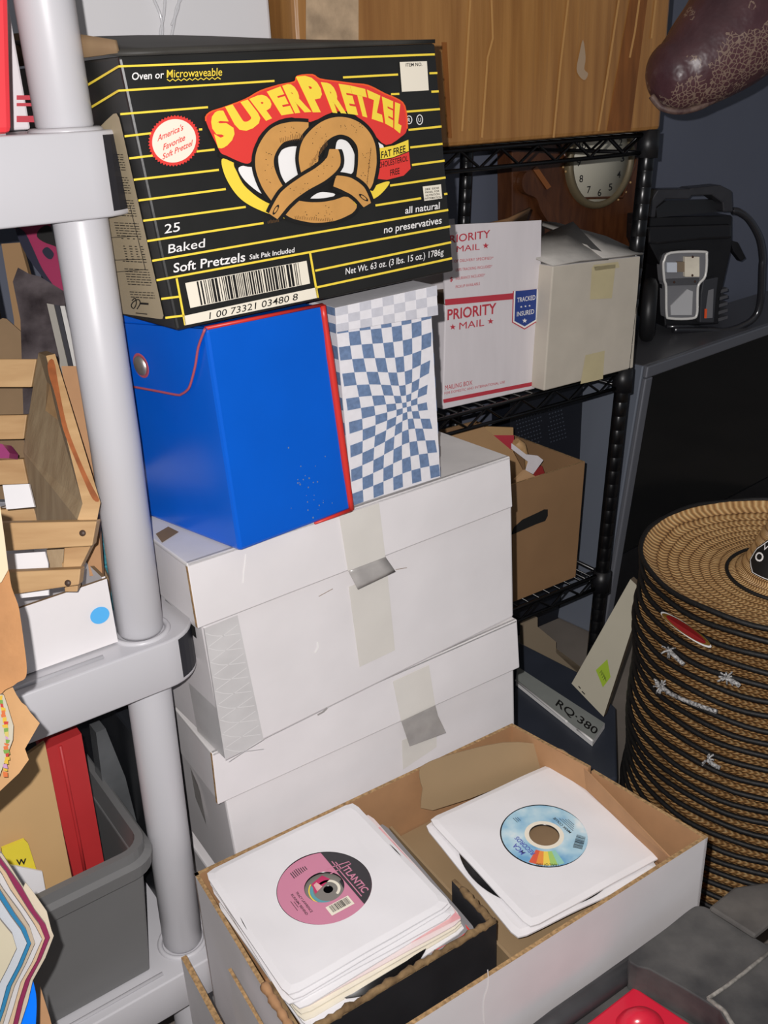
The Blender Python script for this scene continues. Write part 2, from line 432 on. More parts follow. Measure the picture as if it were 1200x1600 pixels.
for k in range(9):
    y0 = 992 + k * 22.5
    xl, xr = 320 + (y0 - 982) * .165, 371 + (y0 - 975) * .205
    stroke(mb, smooth_pts([(xl, y0 - 2), (lerp(xl, xr, .35), y0 + 2), (xr, y0 - 2)], 4), 1.1, f2, fibre)
    stroke(mb, [(lerp(xl, xr, .1), y0 + 18), (xr - 3, y0 - 16)], 1.0, f2, fibre)
part('tape', mb, ub, 'grey fibre reinforced tape wrapped round the corner')
f2 = on(PU, .0008)
for px, wd, m in (([(520, 920), (498, 932)], .8, kraft_dark), ([(618, 890), (636, 887)], .8, kraft_dark), (smooth_pts([(496, 1003), (497, 1012), (492, 1020)], 4), 2, white_ink), ([(496, 1117), (505, 1112), (511, 1106)], 2.2, tape_grey)):
    mb = MB(); stroke(mb, px, wd, f2, m); part('scuff', mb, ub)
# hand hole of the upper box, on its left side under the lid
mb = MB(); a = PU.at(316, 985); ex = DU
z0 = a + DU * .012; mb.face([z0 + V((-.0012, 0, -.002)), z0 + ex * .06 + V((-.0012, 0, .002)), z0 + ex * .06 + V((-.0012, 0, -.012)), z0 + V((-.0012, 0, -.014))], hole_dark)
part('hand_hole', mb, ub)
mb = MB(); c0 = PUl.at(292, 881) + DU * .055 + V((.003, 0, .0006))
mb.face([c0, c0 + DU * .022 + BX * .004, c0 + DU * .03 + BX * .02, c0 + DU * .012 + BX * .022], kraft_dark); part('torn_spot', mb, ul)
# pen mark and lid crease
mb = MB(); stroke(mb, [(384, 866), (383, 880), (381, 893), (380, 911)], 1.3, on(PUl, .0006), white_ink); part('crease', mb, ul)

# lower box
lb, ll = lidded_box('storage_box', 'lower white lidded cardboard box, torn grey tape across its lid edge', PLo, PLl, DL,
    [(384, 1420), (806, 1225), (803, 1020), (349, 1235)], [(340, 1258), (812, 1043), (808, 968), (331, 1178)], .30)
tape(lb, PLl, [(614, 1065), (670, 1039), (680, 1102), (627, 1127)], tape_light, 'pale tape on the lid', parent=ll)
tape(lb, PLl, [(627, 1127), (680, 1102), (684, 1118), (697, 1145), (640, 1166)], tape_grey, 'torn grey tape', .0025, parent=ll)
tape(lb, PLo, [(628, 1157), (682, 1135), (682, 1167), (630, 1202)], tape_light, 'pale tape')
mb = MB(); a = PLo.at(352, 1250); q = a + DL * .075 + V((-.0012, 0, -.03))
mb.face([q, q + DL * .016 + V((0, 0, .012)), q + DL * .014 + V((0, 0, -.028)), q - DL * .008 + V((0, 0, -.05)), q - DL * .004 + V((0, 0, -.008))], tape_grey); part('tape', mb, lb, 'scrap of grey tape on the left side')
# carton carrying the stack
zb = min(p.z for p in [PLo.at(384, 1420), PLo.at(806, 1225)]) - .002
mb = MB(); c = PLo.at(384, 1420); c.z = FLOOR + .001; mb.hexa(box_c(c + DL * .012, dirx(.575) * .385, DL * .28, zb - FLOOR - .002), white_card)
solo('carton', mb, 'white carton carrying the stack of lidded boxes, behind the record box', 'box', bevel=.003)

# ================================================================ BLUE CARRY CASE
ZT = PUl.at(292, 881).z
b0 = az(375, 862, ZT + .001); PB = wall_pl((b0.x, b0.y), .731)
bFL, bFR, bTR, bTL = [PB.at(*p) for p in ((375, 862), (549, 796), (504, 477), (321, 514))]
bk = az(233, 808, ZT); dB = (bk - b0); dB.z = 0; dB = dB.normalized() * .176
case = thing('record_case', 'glossy blue vinyl record case with red piping and a snap flap', 'record case', (bFL + bFR + dB) / 2)
mb = MB(); mb.hexa(quad_box(bFL, bFR, bTR, bTL, dB), blue_vinyl); part('body', mb, case, bevel=.003)
PBl = tri_pl(bFL, bFL + dB, bTL)
mb = MB(); outl = [(188, 505), (207, 604), (245, 611), (277, 617), (284, 615.5), (291, 611), (297, 602), (305, 572), (310, 542), (320, 514.5)]
fn = on(PBl, .0032); mb.slab([fn(*p) for p in outl], PBl.n * -.0028, blue_vinyl)
flap = part('flap', mb, case)
mb = MB(); mb.tube([PBl.at(u, v, .0034) for u, v in smooth_pts(outl[1:], 4)], .0011, pink_pipe, 6); part('piping', mb, flap, 'faded red piping')
mb = MB(); c = PBl.at(221, 571, .0034); n = PBl.n; X = dB.normalized(); Y = n.cross(X)
mb.lathe([(.0001, .004), (.006, .0035), (.0085, .002), (.009, 0)], chrome, 20, c, (X, Y, n))
mb.lathe([(.011, .0005), (.009, .0015), (.0088, 0)], pink_pipe, 20, c, (X, Y, n)); part('snap', mb, flap, 'chrome snap button')
mb = MB(); mb.tube([bTL + V((0, 0, .0005)), bTR + V((0, 0, .0005))], .0016, red_pipe, 6)
mb.tube(smooth_pts([bTR, lerp(bTR, bFR, .5), bFR], 6), [.0028] * 3 + [.0036] * 7 + [.003] * 3, red_pipe, 8)
mb.tube([bFR, lerp(bFR, bFL, .35)], [.0025, .0012], red_pipe, 6); part('piping', mb, case, 'red piping')
mb = MB(); fn = on(PB, .0006)
for k in range(26):
    u, v = (rnd.gauss(485, 18), rnd.gauss(770, 28)); r_ = rnd.uniform(.5, 1.4)
    if 400 < u < 530 and v < 815: poly(mb, [(u + r_ * math.cos(t), v + r_ * 1.3 * math.sin(t)) for t in (0, 1.2, 2.4, 3.6, 4.9)], fn, chk_blue)
part('dust_specks', mb, case)

# ================================================================ CHECKED BOX
_c = az(551, 790, ZT + .0015); PC = wall_pl((_c.x, _c.y), .583); PCl = Pl(PC.p + PC.n * .005, PC.n); DC = diry(.583)
cq = [PC.at(*p) for p in ((551, 790), (688, 745.5), (673, 475), (524, 500))]
cb = thing('checked_box', 'blue and white checked cardboard box with a faded lid beside the blue case', 'box', (cq[0] + cq[1] + DC * .19) / 2)
mb = MB(); mb.hexa(quad_box(*cq, DC * .19), chk_white); 
def warp(s, t):
    c = (.66, .47); k = .62; dx, dy = s - c[0], t - c[1]; q = math.exp(-(dx * dx * 5.5 + dy * dy * 13)); f = 1 - k * q
    return c[0] + dx * f, c[1] + dy * f
def quad_uv(q, s, t, off): 
    p = lerp(lerp(q[0], q[1], s), lerp(q[3], q[2], s), t); return p + PC.n * off
NX, NY = 9, 15
for i in range(NX):
    for j in range(NY):
        if (i + j) % 2: continue
        e = []
        for (a, b_) in ((i, j), (i + .5, j), (i + 1, j), (i + 1, j + .5), (i + 1, j + 1), (i + .5, j + 1), (i, j + 1), (i, j + .5)):
            s, t = warp(a / NX, b_ / NY); e.append(quad_uv(cq, min(1, max(0, s)), min(1, max(0, t)), .0006))
        mb.face(e, chk_blue)
for j in range(NY):                                             # side faces
    for i in range(12):
        if (i + j) % 2: continue
        for q0, q1, s in ((cq[0], cq[3], -1), (cq[1], cq[2], 1)):
            f = lambda a, b_: lerp(q0, q1, b_ / NY) + DC * (.19 * a / 12) + BX * (.0006 * s)
            mb.face([f(i, j), f(i + 1, j), f(i + 1, j + 1), f(i, j + 1)], chk_blue)
part('body', mb, cb)
lq = [PCl.at(*p) for p in ((526, 519), (684, 492), (682, 446), (524, 481))]
mb = MB(); mb.hexa(quad_box(lq[0], lq[1], lq[2], lq[3], DC * .2), chk_white)
for i in range(9):
    for j in range(3):
        if (i + j) % 2: continue
        f = lambda a, b_: quad_uv(lq, a / 9, b_ / 3, .0006)
        mb.face([f(i, j), f(i + 1, j), f(i + 1, j + 1), f(i, j + 1)], chk_grey)
        g = lambda a, b_: lerp(lq[0], lq[3], b_ / 3) + DC * (.2 * a / 9) - BX * .0006
        mb.face([g(i, j), g(i + 1, j), g(i + 1, j + 1), g(i, j + 1)], chk_blue)
part('lid', mb, cb, 'faded grey and white checked lid')

# ================================================================ BLACK PRETZEL CARTON
ZP = lq[3].z + .004; ZP = max(ZP, bTL.z + .003)
p0 = az(277, 517, ZP); PP = wall_pl((p0.x, p0.y), .671)
pq = [PP.at(*p) for p in ((277, 517), (709, 424), (680, 67.5), (185, 88))]
dP = diry(.71) * .19
pz = thing('snack_carton', 'black pretzel carton with yellow stripes on top of the stack', 'carton', (pq[0] + pq[1] + dP) / 2)
for q in (0, 1):
    pass
mb = MB(); mb.hexa(quad_box(*pq, dP), black_ink); body = part('body', mb, pz, bevel=.002)
PPs = tri_pl(pq[0], pq[0] + dP, pq[3])
fn = on(PP, .0008); fs = on(PPs, .0008)
mb = MB()
FULL = [((185, 103.8), (679.4, 84.9)), ((237.9, 407.6), (700.4, 328)), ((244.6, 437.9), (703.6, 353.8))]
SEG = FULL + [((185, 141.7), (428.9, 126.4)), ((536, 121), (622, 116.4)), ((671, 114.5), (683.4, 114)), ((188, 178.4), (325, 167.5)), ((611, 147.2), (624, 146.6)), ((674, 143.3), (685.6, 142.7)),
    ((194.7, 213), (237, 208)), ((311, 202.4), (316, 202)), ((635, 174.5), (687.5, 170.4)), ((202, 247.5), (238.7, 243)), ((307, 236.8), (335.4, 233.6)), ((638.3, 203), (690, 197.6)),
    ((209, 281), (342, 265.4)), ((641, 230.4), (691.5, 224.7)), ((216.4, 313.3), (352.8, 295.4)), ((643.7, 257.8), (694.7, 251)), ((223.8, 345), (384, 323.3)), ((609.5, 290), (696.3, 277.4)),
    ((230.2, 376.7), (411.8, 348.5)), ((586.7, 321), (658, 309.7)), ((694, 303.4), (699, 302.7)), ((252, 467), (280, 463.5)), ((492.6, 423), (705, 378.5)), ((258.4, 496.6), (287.8, 493)), ((495.3, 449), (706.3, 403.5)),
    ((276, 435), (289.5, 508)), ((484.5, 395.4), (496.6, 465.3))]
for a, b in SEG: stroke(mb, [a, b], 3.3, fn, yellow)
for a, b in (((120, 143), (185, 103.8)), ((132, 174), (185, 141.7))): stroke(mb, [a, b], 3.6, fs, yellow)
z = [(261 + k * 4.4, 125.5 - k * .18 + (1.6 if k % 2 else -1.6) ) for k in range(20)]; stroke(mb, z, 1.5, fn, yellow)
part('printed_stripes', mb, pz, 'yellow printed stripes')
def T(s, a, b, h, m=white_ink, bold=.012, up=None):
    q = MB(); text_on(q, s, fn, a, b, up or (h * .03, -h), m, bold); part('lettering', q, pz)
T('Oven or', (206, 125), (256, 122), 12); T('Microwaveable', (260.5, 121.5), (347, 118), 13, yellow, bold=.004)
T('25', (257, 365), (281, 361), 15, bold=.004); T('Baked', (263, 396), (320, 386), 14.5, bold=.004); T('Soft Pretzels', (271, 426), (383, 408), 15); T('Salt Pak Included', (390, 405.5), (460, 394), 8)
T('all natural', (633, 334), (687, 326), 11); T('no preservatives', (600, 364.5), (690, 349), 11.5); T('Net Wt. 63 oz. (3 lbs. 15 oz.) 1786g', (540, 429), (693, 398), 10.5, bold=.006)
# bar code
mb = MB(); fn2 = on(PP, .0012)
poly(mb, [(289.3, 442.3), (479, 407.5), (484.5, 443), (297.5, 481.3)], fn, cream_ink); poly(mb, [(287, 493.7), (495, 449), (496.6, 465.3), (289.3, 508.4)], fn, cream_ink)
bars(mb, [(307, 440), (466, 410.5), (471, 445), (314, 477)], fn2, ink, 46, 5)
text_on(mb, '1 00 73321 03480 8', fn2, (327, 498.5), (465, 468.5), (.8, -11), ink, .004)
part('bar_code', mb, pz, 'bar code with number strip')
# round badge
mb = MB(); N = 96; C0 = (272, 220)
rad = lambda a, k: (C0[0] + (38 * k) * math.cos(a) + 1.5 * math.sin(a) * k, C0[1] + (37.5 * k) * math.sin(a) - 4 * math.cos(a) * k)
poly(mb, [rad(2 * PI * k / N, 1.07 if k % 2 else 1.0) for k in range(N)], on(PP, .0012), red_ink)
poly(mb, [rad(2 * PI * k / N, .9) for k in range(N)], on(PP, .0016), cream_ink)
f3 = on(PP, .002)
text_on(mb, "America's", f3, (246, 221), (286, 203), (1, -10.5), red_ink, .012); text_on(mb, 'Favorite', f3, (255, 235), (289, 219), (1, -10.5), red_ink, .012); text_on(mb, 'Soft Pretzel', f3, (254, 249.5), (300, 227.5), (1, -10), red_ink, .012)
part('round_badge', mb, pz, 'white round badge with red toothed edge')
# item number patch, small nutrition patch, registered signs
mb = MB(); poly(mb, [(624.5, 97), (667, 95.5), (670, 141), (628, 143.5)], on(PP, .0012), cream_ink); text_on(mb, 'ITEM NO.', on(PP, .0016), (634, 104), (659.5, 103), (.3, -5.6), ink, .012); part('item_patch', mb, pz); mb = MB()
poly(mb, [(660.5, 291.5), (689, 288), (691, 310), (663, 314)], on(PP, .0012), cream_ink)
for k, s in enumerate(('SEE SIDE', 'PANEL FOR', 'NUTRITION', 'INFORMATION')): text_on(mb, s, on(PP, .0016), (664 + k * .4 - (k == 3) * 1.5, 297.5 + k * 4.8), (686 + k * .4 + (k == 3) * 2, 295 + k * 4.8), (.2, -3.2), ink, .01)
part('nutrition_patch', mb, pz)
for cx, cy, ch in ((639, 187.3, 'R'), (655.7, 187, 'U')):
    mb = MB()
    stroke(mb, [(cx + 4.6 * math.cos(2 * PI * k / 20), cy + (6.2 if ch == 'R' else 7.5) * math.sin(2 * PI * k / 20)) for k in range(20)], 1.3, on(PP, .0012), white_ink, True)
    text_on(mb, ch, on(PP, .0012), (cx - 2, cy + 3.3), (cx + 2, cy + 3.1), (.1, -6.5), white_ink, .01); part('round_mark', mb, pz)
# pretzel picture; points from a drawing 1200 wide
Z = lambda pts: [(310 + x * .29167, 90 + y * .29167) for x, y in pts]
mb = MB(); L = lambda k: on(PP, .0008 + .0003 * k)
ell = smooth_pts(Z([(125, 545), (150, 650), (230, 760), (360, 830), (520, 870), (700, 850), (850, 790), (960, 745), (1025, 668), (960, 680), (800, 760), (600, 800), (400, 770), (270, 700), (205, 600), (190, 560)]), 6, True)
poly(mb, ell, L(1), yellow)
poly(mb, smooth_pts(Z([(190, 560), (205, 610), (260, 700), (400, 790), (640, 830), (850, 760), (950, 660), (985, 560), (960, 440), (700, 250), (400, 300), (220, 480)]), 6, True), L(2), ink)
poly(mb, smooth_pts(Z([(215, 590), (250, 660), (335, 728), (340, 700), (310, 640), (295, 580)]), 4, True), L(3), white_ink)
poly(mb, Z([(950, 445), (990, 470), (1000, 505), (955, 470)]), L(3), white_ink)
poly(mb, smooth_pts(Z([(430, 520), (480, 480), (560, 485), (620, 560), (560, 640), (480, 680), (440, 620)]), 5, True), L(3), white_ink)
poly(mb, smooth_pts(Z([(740, 455), (790, 445), (830, 500), (840, 570), (815, 625), (740, 600)]), 5, True), L(3), white_ink)
poly(mb, smooth_pts(Z([(600, 760), (650, 722), (730, 730), (700, 752)]), 5, True), L(3), white_ink)
redp = smooth_pts(Z([(40, 340), (60, 295), (130, 270), (250, 225), (330, 180), (430, 148), (515, 130), (530, 100), (610, 92), (650, 115), (740, 128), (830, 140), (910, 150), (1000, 195), (1060, 220), (1105, 260), (1118, 380), (1085, 425), (1005, 468), (930, 400), (830, 300), (720, 292), (600, 345), (500, 320), (400, 350), (320, 430), (290, 540), (265, 568), (215, 555), (150, 525), (120, 510), (95, 460)]), 3, True)
poly(mb, smooth_pts(Z([(120, 505), (150, 545), (265, 585), (310, 560), (330, 400), (520, 320), (720, 285), (860, 310), (1005, 485), (1100, 430), (1060, 400), (760, 260), (300, 320)]), 3, True), L(4), ink)
poly(mb, redp, L(5), red_ink)
stroke(mb, redp[:int(len(redp) * .52)], 2.4, L(6), orange_ink)
part('logo_ground', mb, pz, 'red banner and yellow swoosh')
# the rope of the pretzel: black outlines first, then tan with darker lower edges
mb = MB()
def rope(pts, wd, k):
    p = smooth_pts(Z(pts), 8); n = len(p); W = [w * .29167 for w in wd]
    ws = [W[min(len(W) - 1, int(i / (n - 1) * (len(W) - 1)))] * (1 - ((i / (n - 1) * (len(W) - 1)) % 1)) + W[min(len(W) - 1, int(i / (n - 1) * (len(W) - 1)) + 1)] * ((i / (n - 1) * (len(W) - 1)) % 1) for i in range(n)]
    stroke(mb, p, [w + 11.5 for w in ws], L(k), ink); stroke(mb, p, ws, L(k + 1), pretzel_tan)
    sh = [(x + .5, y + ws[i] * .36) for i, (x, y) in enumerate(p)]
    return p, ws
rope([(590, 390), (500, 392), (420, 420), (365, 500), (355, 580), (385, 670), (430, 740)], [85, 95, 100, 100, 100, 100, 95], 7)
rope([(470, 800), (520, 815), (620, 830), (720, 820), (800, 790), (830, 770)], [70, 100, 110, 110, 100, 60], 7)
rope([(600, 620), (590, 540), (610, 460), (680, 390), (760, 365), (840, 390), (895, 460), (905, 560), (890, 660), (880, 700)], [95, 105, 105, 100, 95, 95, 95, 100, 95, 70], 9)
rope([(730, 660), (800, 680), (860, 720), (905, 790)], [60, 80, 75, 45], 11)
rope([(725, 490), (720, 560), (660, 620), (560, 680), (470, 750), (400, 850)], [45, 85, 85, 80, 80, 55], 13)
for q, sx, sy, a in (((415, 815), 9, 3, -1.05), ((885, 750), 9, 3, .65)):
    c = Z([q])[0]; e = [(c[0] + sx * math.cos(t) * math.cos(a) - sy * math.sin(t) * math.sin(a), c[1] + sx * math.cos(t) * math.sin(a) + sy * math.sin(t) * math.cos(a)) for t in [2 * PI * k / 16 for k in range(16)]]
    poly(mb, e, L(15), ink); poly(mb, [(c[0] + (x - c[0]) * .6, c[1] + (y - c[1]) * .6) for x, y in e], L(16), pretzel_tan)
r = random.Random(3)
for (x0, x1, y0, y1, n) in ((345, 400, 500, 690, 12), (430, 540, 370, 400, 9), (610, 690, 370, 470, 9), (730, 900, 350, 400, 14), (870, 920, 460, 640, 12), (620, 740, 530, 660, 14), (560, 720, 790, 850, 12), (480, 600, 660, 740, 8)):
    for k in range(n):
        c = Z([(r.uniform(x0, x1), r.uniform(y0, y1))])[0]; stroke(mb, [c, (c[0] + r.uniform(-1.6, 1.6), c[1] + r.uniform(.6, 1.4))], .8, L(16), ink)
for (a, b, n, h) in (((440, 455), (560, 440), 14, 40), ((600, 590), (690, 470), 16, 40), ((520, 865), (720, 880), 22, 22), ((925, 500), (905, 680), 14, 26), ((375, 890), (430, 880), 8, 20)):
    for k in range(n):
        t = k / (n - 1); c = Z([(lerp(a[0], b[0], t), lerp(a[1], b[1], t))])[0]; stroke(mb, [c, (c[0] - .8, c[1] - h * .29 * r.uniform(.5, 1))], .7, L(16), pretzel_dark)
part('pretzel_picture', mb, pz, 'printed twisted pretzel')
mb = MB()
base = smooth_pts(Z([(105, 487), (200, 415), (330, 340), (430, 300), (530, 283), (640, 275), (740, 283), (830, 290), (930, 315), (1020, 350), (1085, 395)]), 6)
top = smooth_pts(Z([(60, 330), (130, 275), (250, 235), (360, 190), (470, 150), (570, 130), (690, 140), (790, 150), (900, 175), (1010, 225), (1110, 265)]), 6)
def along(c, t): 
    f = max(0, min(len(c) - 1.001, t * (len(c) - 1))); i = int(f); return (lerp(c[i][0], c[i + 1][0], f - i), lerp(c[i][1], c[i + 1][1], f - i))
def arc(s, t0, t1, k, tall=1.0, low=0):
    vs, fs = glyphs(s, .075)
    out = []
    for v in vs:
        t = lerp(t0, t1, v.x); a, b = along(base, t), along(top, t); h = low + v.y * (tall - low)
        out.append(L(k)(a[0] + (b[0] - a[0]) * h, a[1] + (b[1] - a[1]) * h))
    mb.mesh(out, fs, yellow)
bounds = [.0, .118, .225, .315, .395, .475]
for ch, a, b in (('S', .0, .105), ('U', .115, .215), ('P', .222, .300), ('E', .308, .375), ('R', .382, .463), ('P', .468, .560), ('R', .572, .655), ('E', .662, .722), ('T', .722, .795), ('Z', .795, .868), ('E', .875, .930), ('L', .938, .995)):
    arc(ch, a, b, 8, 1.18 if (ch == 'P' and a > .4) else 1.0)
part('logo_letters', mb, pz, 'yellow arched letters')
mb = MB()
poly(mb, Z([(958, 488), (1050, 470), (1125, 440), (1127, 500), (1040, 535), (958, 548)]), L(8), yellow); poly(mb, Z([(955, 553), (1040, 540), (1128, 505), (1137, 595), (1100, 632), (1010, 655), (945, 648)]), L(8), red_ink)
text_on(mb, 'FAT FREE', L(9), Z([(980, 540)])[0], Z([(1110, 505)])[0], (-.2, -11), ink, .02); text_on(mb, 'CHOLESTEROL', L(9), Z([(963, 593)])[0], Z([(1123, 553)])[0], (-.2, -9), ink, .01); text_on(mb, 'FREE', L(9), Z([(1028, 634)])[0], Z([(1078, 622)])[0], (-.2, -10), ink, .015)
part('claim_ribbon', mb, pz, 'yellow and red claim ribbon')
# beige panel with small print on the left side
mb = MB()
poly(mb, [(120, 236), (165, 189), (177, 178), (182, 177), (186, 184), (190, 200), (255.5, 493), (254, 498), (250, 498.5), (190, 490), (150, 470)], fs, tan_panel)
f4 = on(PPs, .0012)
for y in range(238, 470, 4):
    x1 = 193 + (y - 238) * .225; blk_ = (y - 238) // 4 % 9
    if blk_ in (0, 8): continue
    if 372 < y < 408:
        for k in range(4): a = x1 - 34 + k * 9; stroke(mb, [(a, y - 1.5 + k * .3), (a + rnd.uniform(2.5, 5), y - 1.2 + k * .3)], 1.3, f4, ink)
        continue
    a = x1 - 40
    while a < x1 - 3:
        b = min(x1 - 2, a + rnd.uniform(3, 8)); stroke(mb, [(a, y - (x1 - a) * .05), (b, y - (x1 - b) * .05)], 1.2, f4, ink); a = b + 1.4
stroke(mb, smooth_pts([(206, 470), (211, 466), (213, 474), (209, 482), (205, 478), (208, 472), (216, 468), (219, 474), (214, 483)], 4), 1.6, f4, ink); stroke(mb, [(218, 474), (232, 475)], 3, f4, ink); stroke(mb, [(212, 489), (230, 491)], 1.4, f4, ink)
for a, b in (((150, 325), (203, 322)), ((203, 322), (227, 421)), ((227, 421), (150, 428)), ((160, 372), (214, 369)), ((160, 407), (223, 405))): stroke(mb, [a, b], .9, f4, ink)
part('side_panel', mb, pz, 'beige panel with small print')
# top flaps: the front one bulges up, the left one shows bare board
mb = MB(); rows = []
for k in range(7):
    t = k / 6; row = []
    for j in range(9):
        u = j / 8; row.append(lerp(pq[3], pq[2], u) + dP * (.9 * t) + V((0, 0, .0015 + t * (.014 + .007 * math.sin(u * PI * .8 + .5) - .006 * u))))
    rows.append(row)
mb.grid(rows, mat('black_flap', (58, 56, 52), .6, noise=(20, .2))); part('top_flap', mb, pz, 'dull black top flap bulging upward', solid=.003)
mb = MB(); a, b = pq[3], pq[3] + dP
mb.grid([[a + V((0, 0, .002)), lerp(a, b, .5) + V((0, 0, .002)), b + V((0, 0, .002))], [a - BX * .001 + V((0, 0, .010)), lerp(a, b, .5) + BX * .004 + V((0, 0, .022)), b + BX * .008 + V((0, 0, .026))]], kraft_dark); part('side_flap', mb, pz, 'bare brown side flap', solid=.003)

# ================================================================ OPEN RECORD BOX
RIM = -.690; RB = -.875
rBL, rBR, rFR, rFL = az(303, 1365, RIM), az(800, 1130, RIM), az(1106, 1308, RIM), V((-.0685, .489, RIM))
e1 = (rFR - rFL).normalized(); e2 = (rBL - rFL).normalized(); YB = math.atan2(e1.y, e1.x)
dn = V((0, 0, RB - RIM))
rb = thing('record_box', 'open white cardboard box full of record sleeves in the foreground', 'record box', (rBL + rFR) / 2 + dn)
def wall(name, a, b, t, label=None, top0=0, top1=0, notch=None):
    """board wall a-b, t = inward thickness vector; white outside, kraft inside"""
    mb = MB(); a2, b2 = a + V((0, 0, top0)), b + V((0, 0, top1))
    mb.hexa([a + dn, b + dn, b + dn + t, a + dn + t, a2, b2, b2 + t, a2 + t], white_card, dict(top=kraft_edge, back=kraft, left=kraft, right=kraft)); return part(name, mb, rb, label)
inx, iny = e1 * .004, e2 * .004
wall('front_wall', rFL, rFR, iny); 
wall('back_wall', rBR, rBL, -iny); wall('left_wall', rBL, rFL, inx)
m1, m2 = lerp(rBR, rFR, .445), lerp(rBR, rFR, .462)
wall('right_wall', rFR, m2, -inx, top1=.002); wall('right_wall', m1, rBR, -inx, top0=.004)
mb = MB(); mb.hexa([rFL + dn, rFR + dn, rBR + dn, rBL + dn] + [p + dn + V((0, 0, .004)) for p in (rFL, rFR, rBR, rBL)], kraft); part('bottom', mb, rb)
mb = MB(); a = az(361, 1512, RIM - .012); b = a + (rFL - rBL).normalized() * .14; q = -e1 * .003
mb.hexa([a + dn * .5, b + dn * .5, b + dn * .5 + q, a + dn * .5 + q, a, b, b + q, a + q], white_card, dict(top=kraft_edge)); part('flap', mb, rb, 'white flap with a brown edge')
mb = MB(); mb.tube(smooth_pts([(a_ + V((0, 0, .002 + rnd.uniform(-.001, .001)))) for a_ in [lerp(rBL, rFL, t) + inx * .5 for t in (.60, .64, .68, .72, .76, .8)]], 3), [.003 + .002 * rnd.random() for k in range(16)], kraft, 6); part('torn_edge', mb, rb, 'torn brown rim')
mb = MB(); stroke(mb, smooth_pts([(762, 1515), (763, 1540), (756, 1565), (757, 1600)], 4), 1.6, on(tri_pl(rFL, rFR, rFR + dn), .0006), white_ink)
stroke(mb, [(885, 1540), (960, 1490)], 1.2, on(tri_pl(rFL, rFR, rFR + dn), .0006), kraft_edge) if False else None
part('crease', mb, rb)
# carton under the record box, and a corrugated sheet standing at its left
mb = MB(); mb.hexa(box_c(V((rFL.x, rFL.y, FLOOR + .001)) + e1 * .03 + e2 * .02, e1 * .36, e2 * .22, RB - FLOOR - .002), kraft_dark); solo('carton', mb, 'brown carton carrying the open record box', 'box', bevel=.003)
a = az(291, 1492, -.765); b = az(352, 1606, -.765); b = a + (b - a).normalized() * .12; q = (b - a).cross(V((0, 0, 1))).normalized() * .0055
mb = MB(); mb.hexa([V((p.x, p.y, FLOOR + .001)) for p in (a, b, b + q, a + q)] + [a, b, b + q, a + q], white_card, dict(top=kraft_edge, left=kraft_edge, right=kraft_edge))
solo('cardboard_sheet', mb, 'corrugated cardboard sheet standing on edge left of the record box', 'cardboard')

# ---------------------------------------------------------------- sleeves and records
def frame(px, z):
    q = [az(u, v, z) for u, v in px]; c = sum(q, V()) / 4; d = (q[1] - q[0]) + (q[2] - q[3]); return c, math.atan2(d.y, d.x)
LC, LY = frame([(438, 1535), (703, 1408), (553, 1252), (327, 1378)], RIM + .003)
RC, RY = frame([(832, 1460), (1035, 1342), (868, 1183), (672, 1268)], RIM - .027)
HS = .086
def sq(a, h=HS, z=0, c=.003):
    s, k = math.sin(a), math.cos(a); r = h / max(abs(s), abs(k)); r = min(r, h * math.sqrt(2) - c); return V((r * k, r * s, z))
def sleeve_mesh(m, hole, th=.0032, wob=0, seed=0, h=HS):
    mb = MB(); N = 96; r = random.Random(seed)
    ph = [r.uniform(0, 6) for _ in range(4)]
    zz = lambda p: wob * (math.sin(p.x * 50 + ph[0]) + math.sin(p.y * 44 + ph[1])) + wob * .6 * math.sin((p.x + p.y) * 90 + ph[2])
    A = [2 * PI * k / N for k in range(N)]
    def lift(p, z): q = V(p); q.z = z + zz(p); return q
    top = [sq(a, h) for a in A]
    rings = [[p * f for p in top] for f in (1, .93, .82, .7)] + [[V((hole * math.cos(a), hole * math.sin(a), 0)) for a in A]]
    for i in range(4):
        for k in range(N):
            j = (k + 1) % N; mb.face([lift(rings[i][k], th if i else th * .55), lift(rings[i][j], th if i else th * .55), lift(rings[i + 1][j], th), lift(rings[i + 1][k], th)], m, True)
    for k in range(N):
        j = (k + 1) % N; mb.face([lift(top[j], th * .55), lift(top[k], th * .55), lift(top[k], .0002), lift(top[j], .0002)], m)
    for k in range(N):
        j = (k + 1) % N; mb.face([lift(top[j], .0002), lift(top[k], .0002), lift(rings[4][k], .0002), lift(rings[4][j], .0002)], m)
    return mb
def place(o, c, yaw, z): o.location = V((c.x, c.y, z)); o.rotation_euler = (0, 0, yaw)
def disc(mb, r0, r1, z, m, n=64, t0=0, t1=2 * PI):
    for k in range(n):
        a, b = t0 + (t1 - t0) * k / n, t0 + (t1 - t0) * (k + 1) / n
        mb.face([(r0 * math.cos(a), r0 * math.sin(a), z), (r1 * math.cos(a), r1 * math.sin(a), z), (r1 * math.cos(b), r1 * math.sin(b), z), (r0 * math.cos(b), r0 * math.sin(b), z)], m)
def record(label, hole=.019, lab_mat=None):
    root = thing('vinyl_record', label, 'record', (0, 0, 0))
    mb = MB(); prof = [(hole, 0), (.0828, 0), (.0828, .0012), (.047, .0012), (.0465, .0016), (hole, .0016), (hole, 0)]
    mb.lathe(prof, vinyl, 72); part('disc', mb, root)
    return root
SL = 'paper sleeves in the left pile'
order = ['white', 'white', 'sky', 'bar', 'band', 'grey', 'crescent', 'cream', 'cream', 'pink', 'white', 'white', 'white', 'top']
pink_pic = mat('pink_picture_print', (214, 128, 140), .5, noise=(40, 1), second=(236, 200, 196))
grey_card_s = mat('grey_sleeve_print', (140, 138, 140), .5)
sky_paper = mat('pale_blue_sleeve', (196, 214, 228), .6)
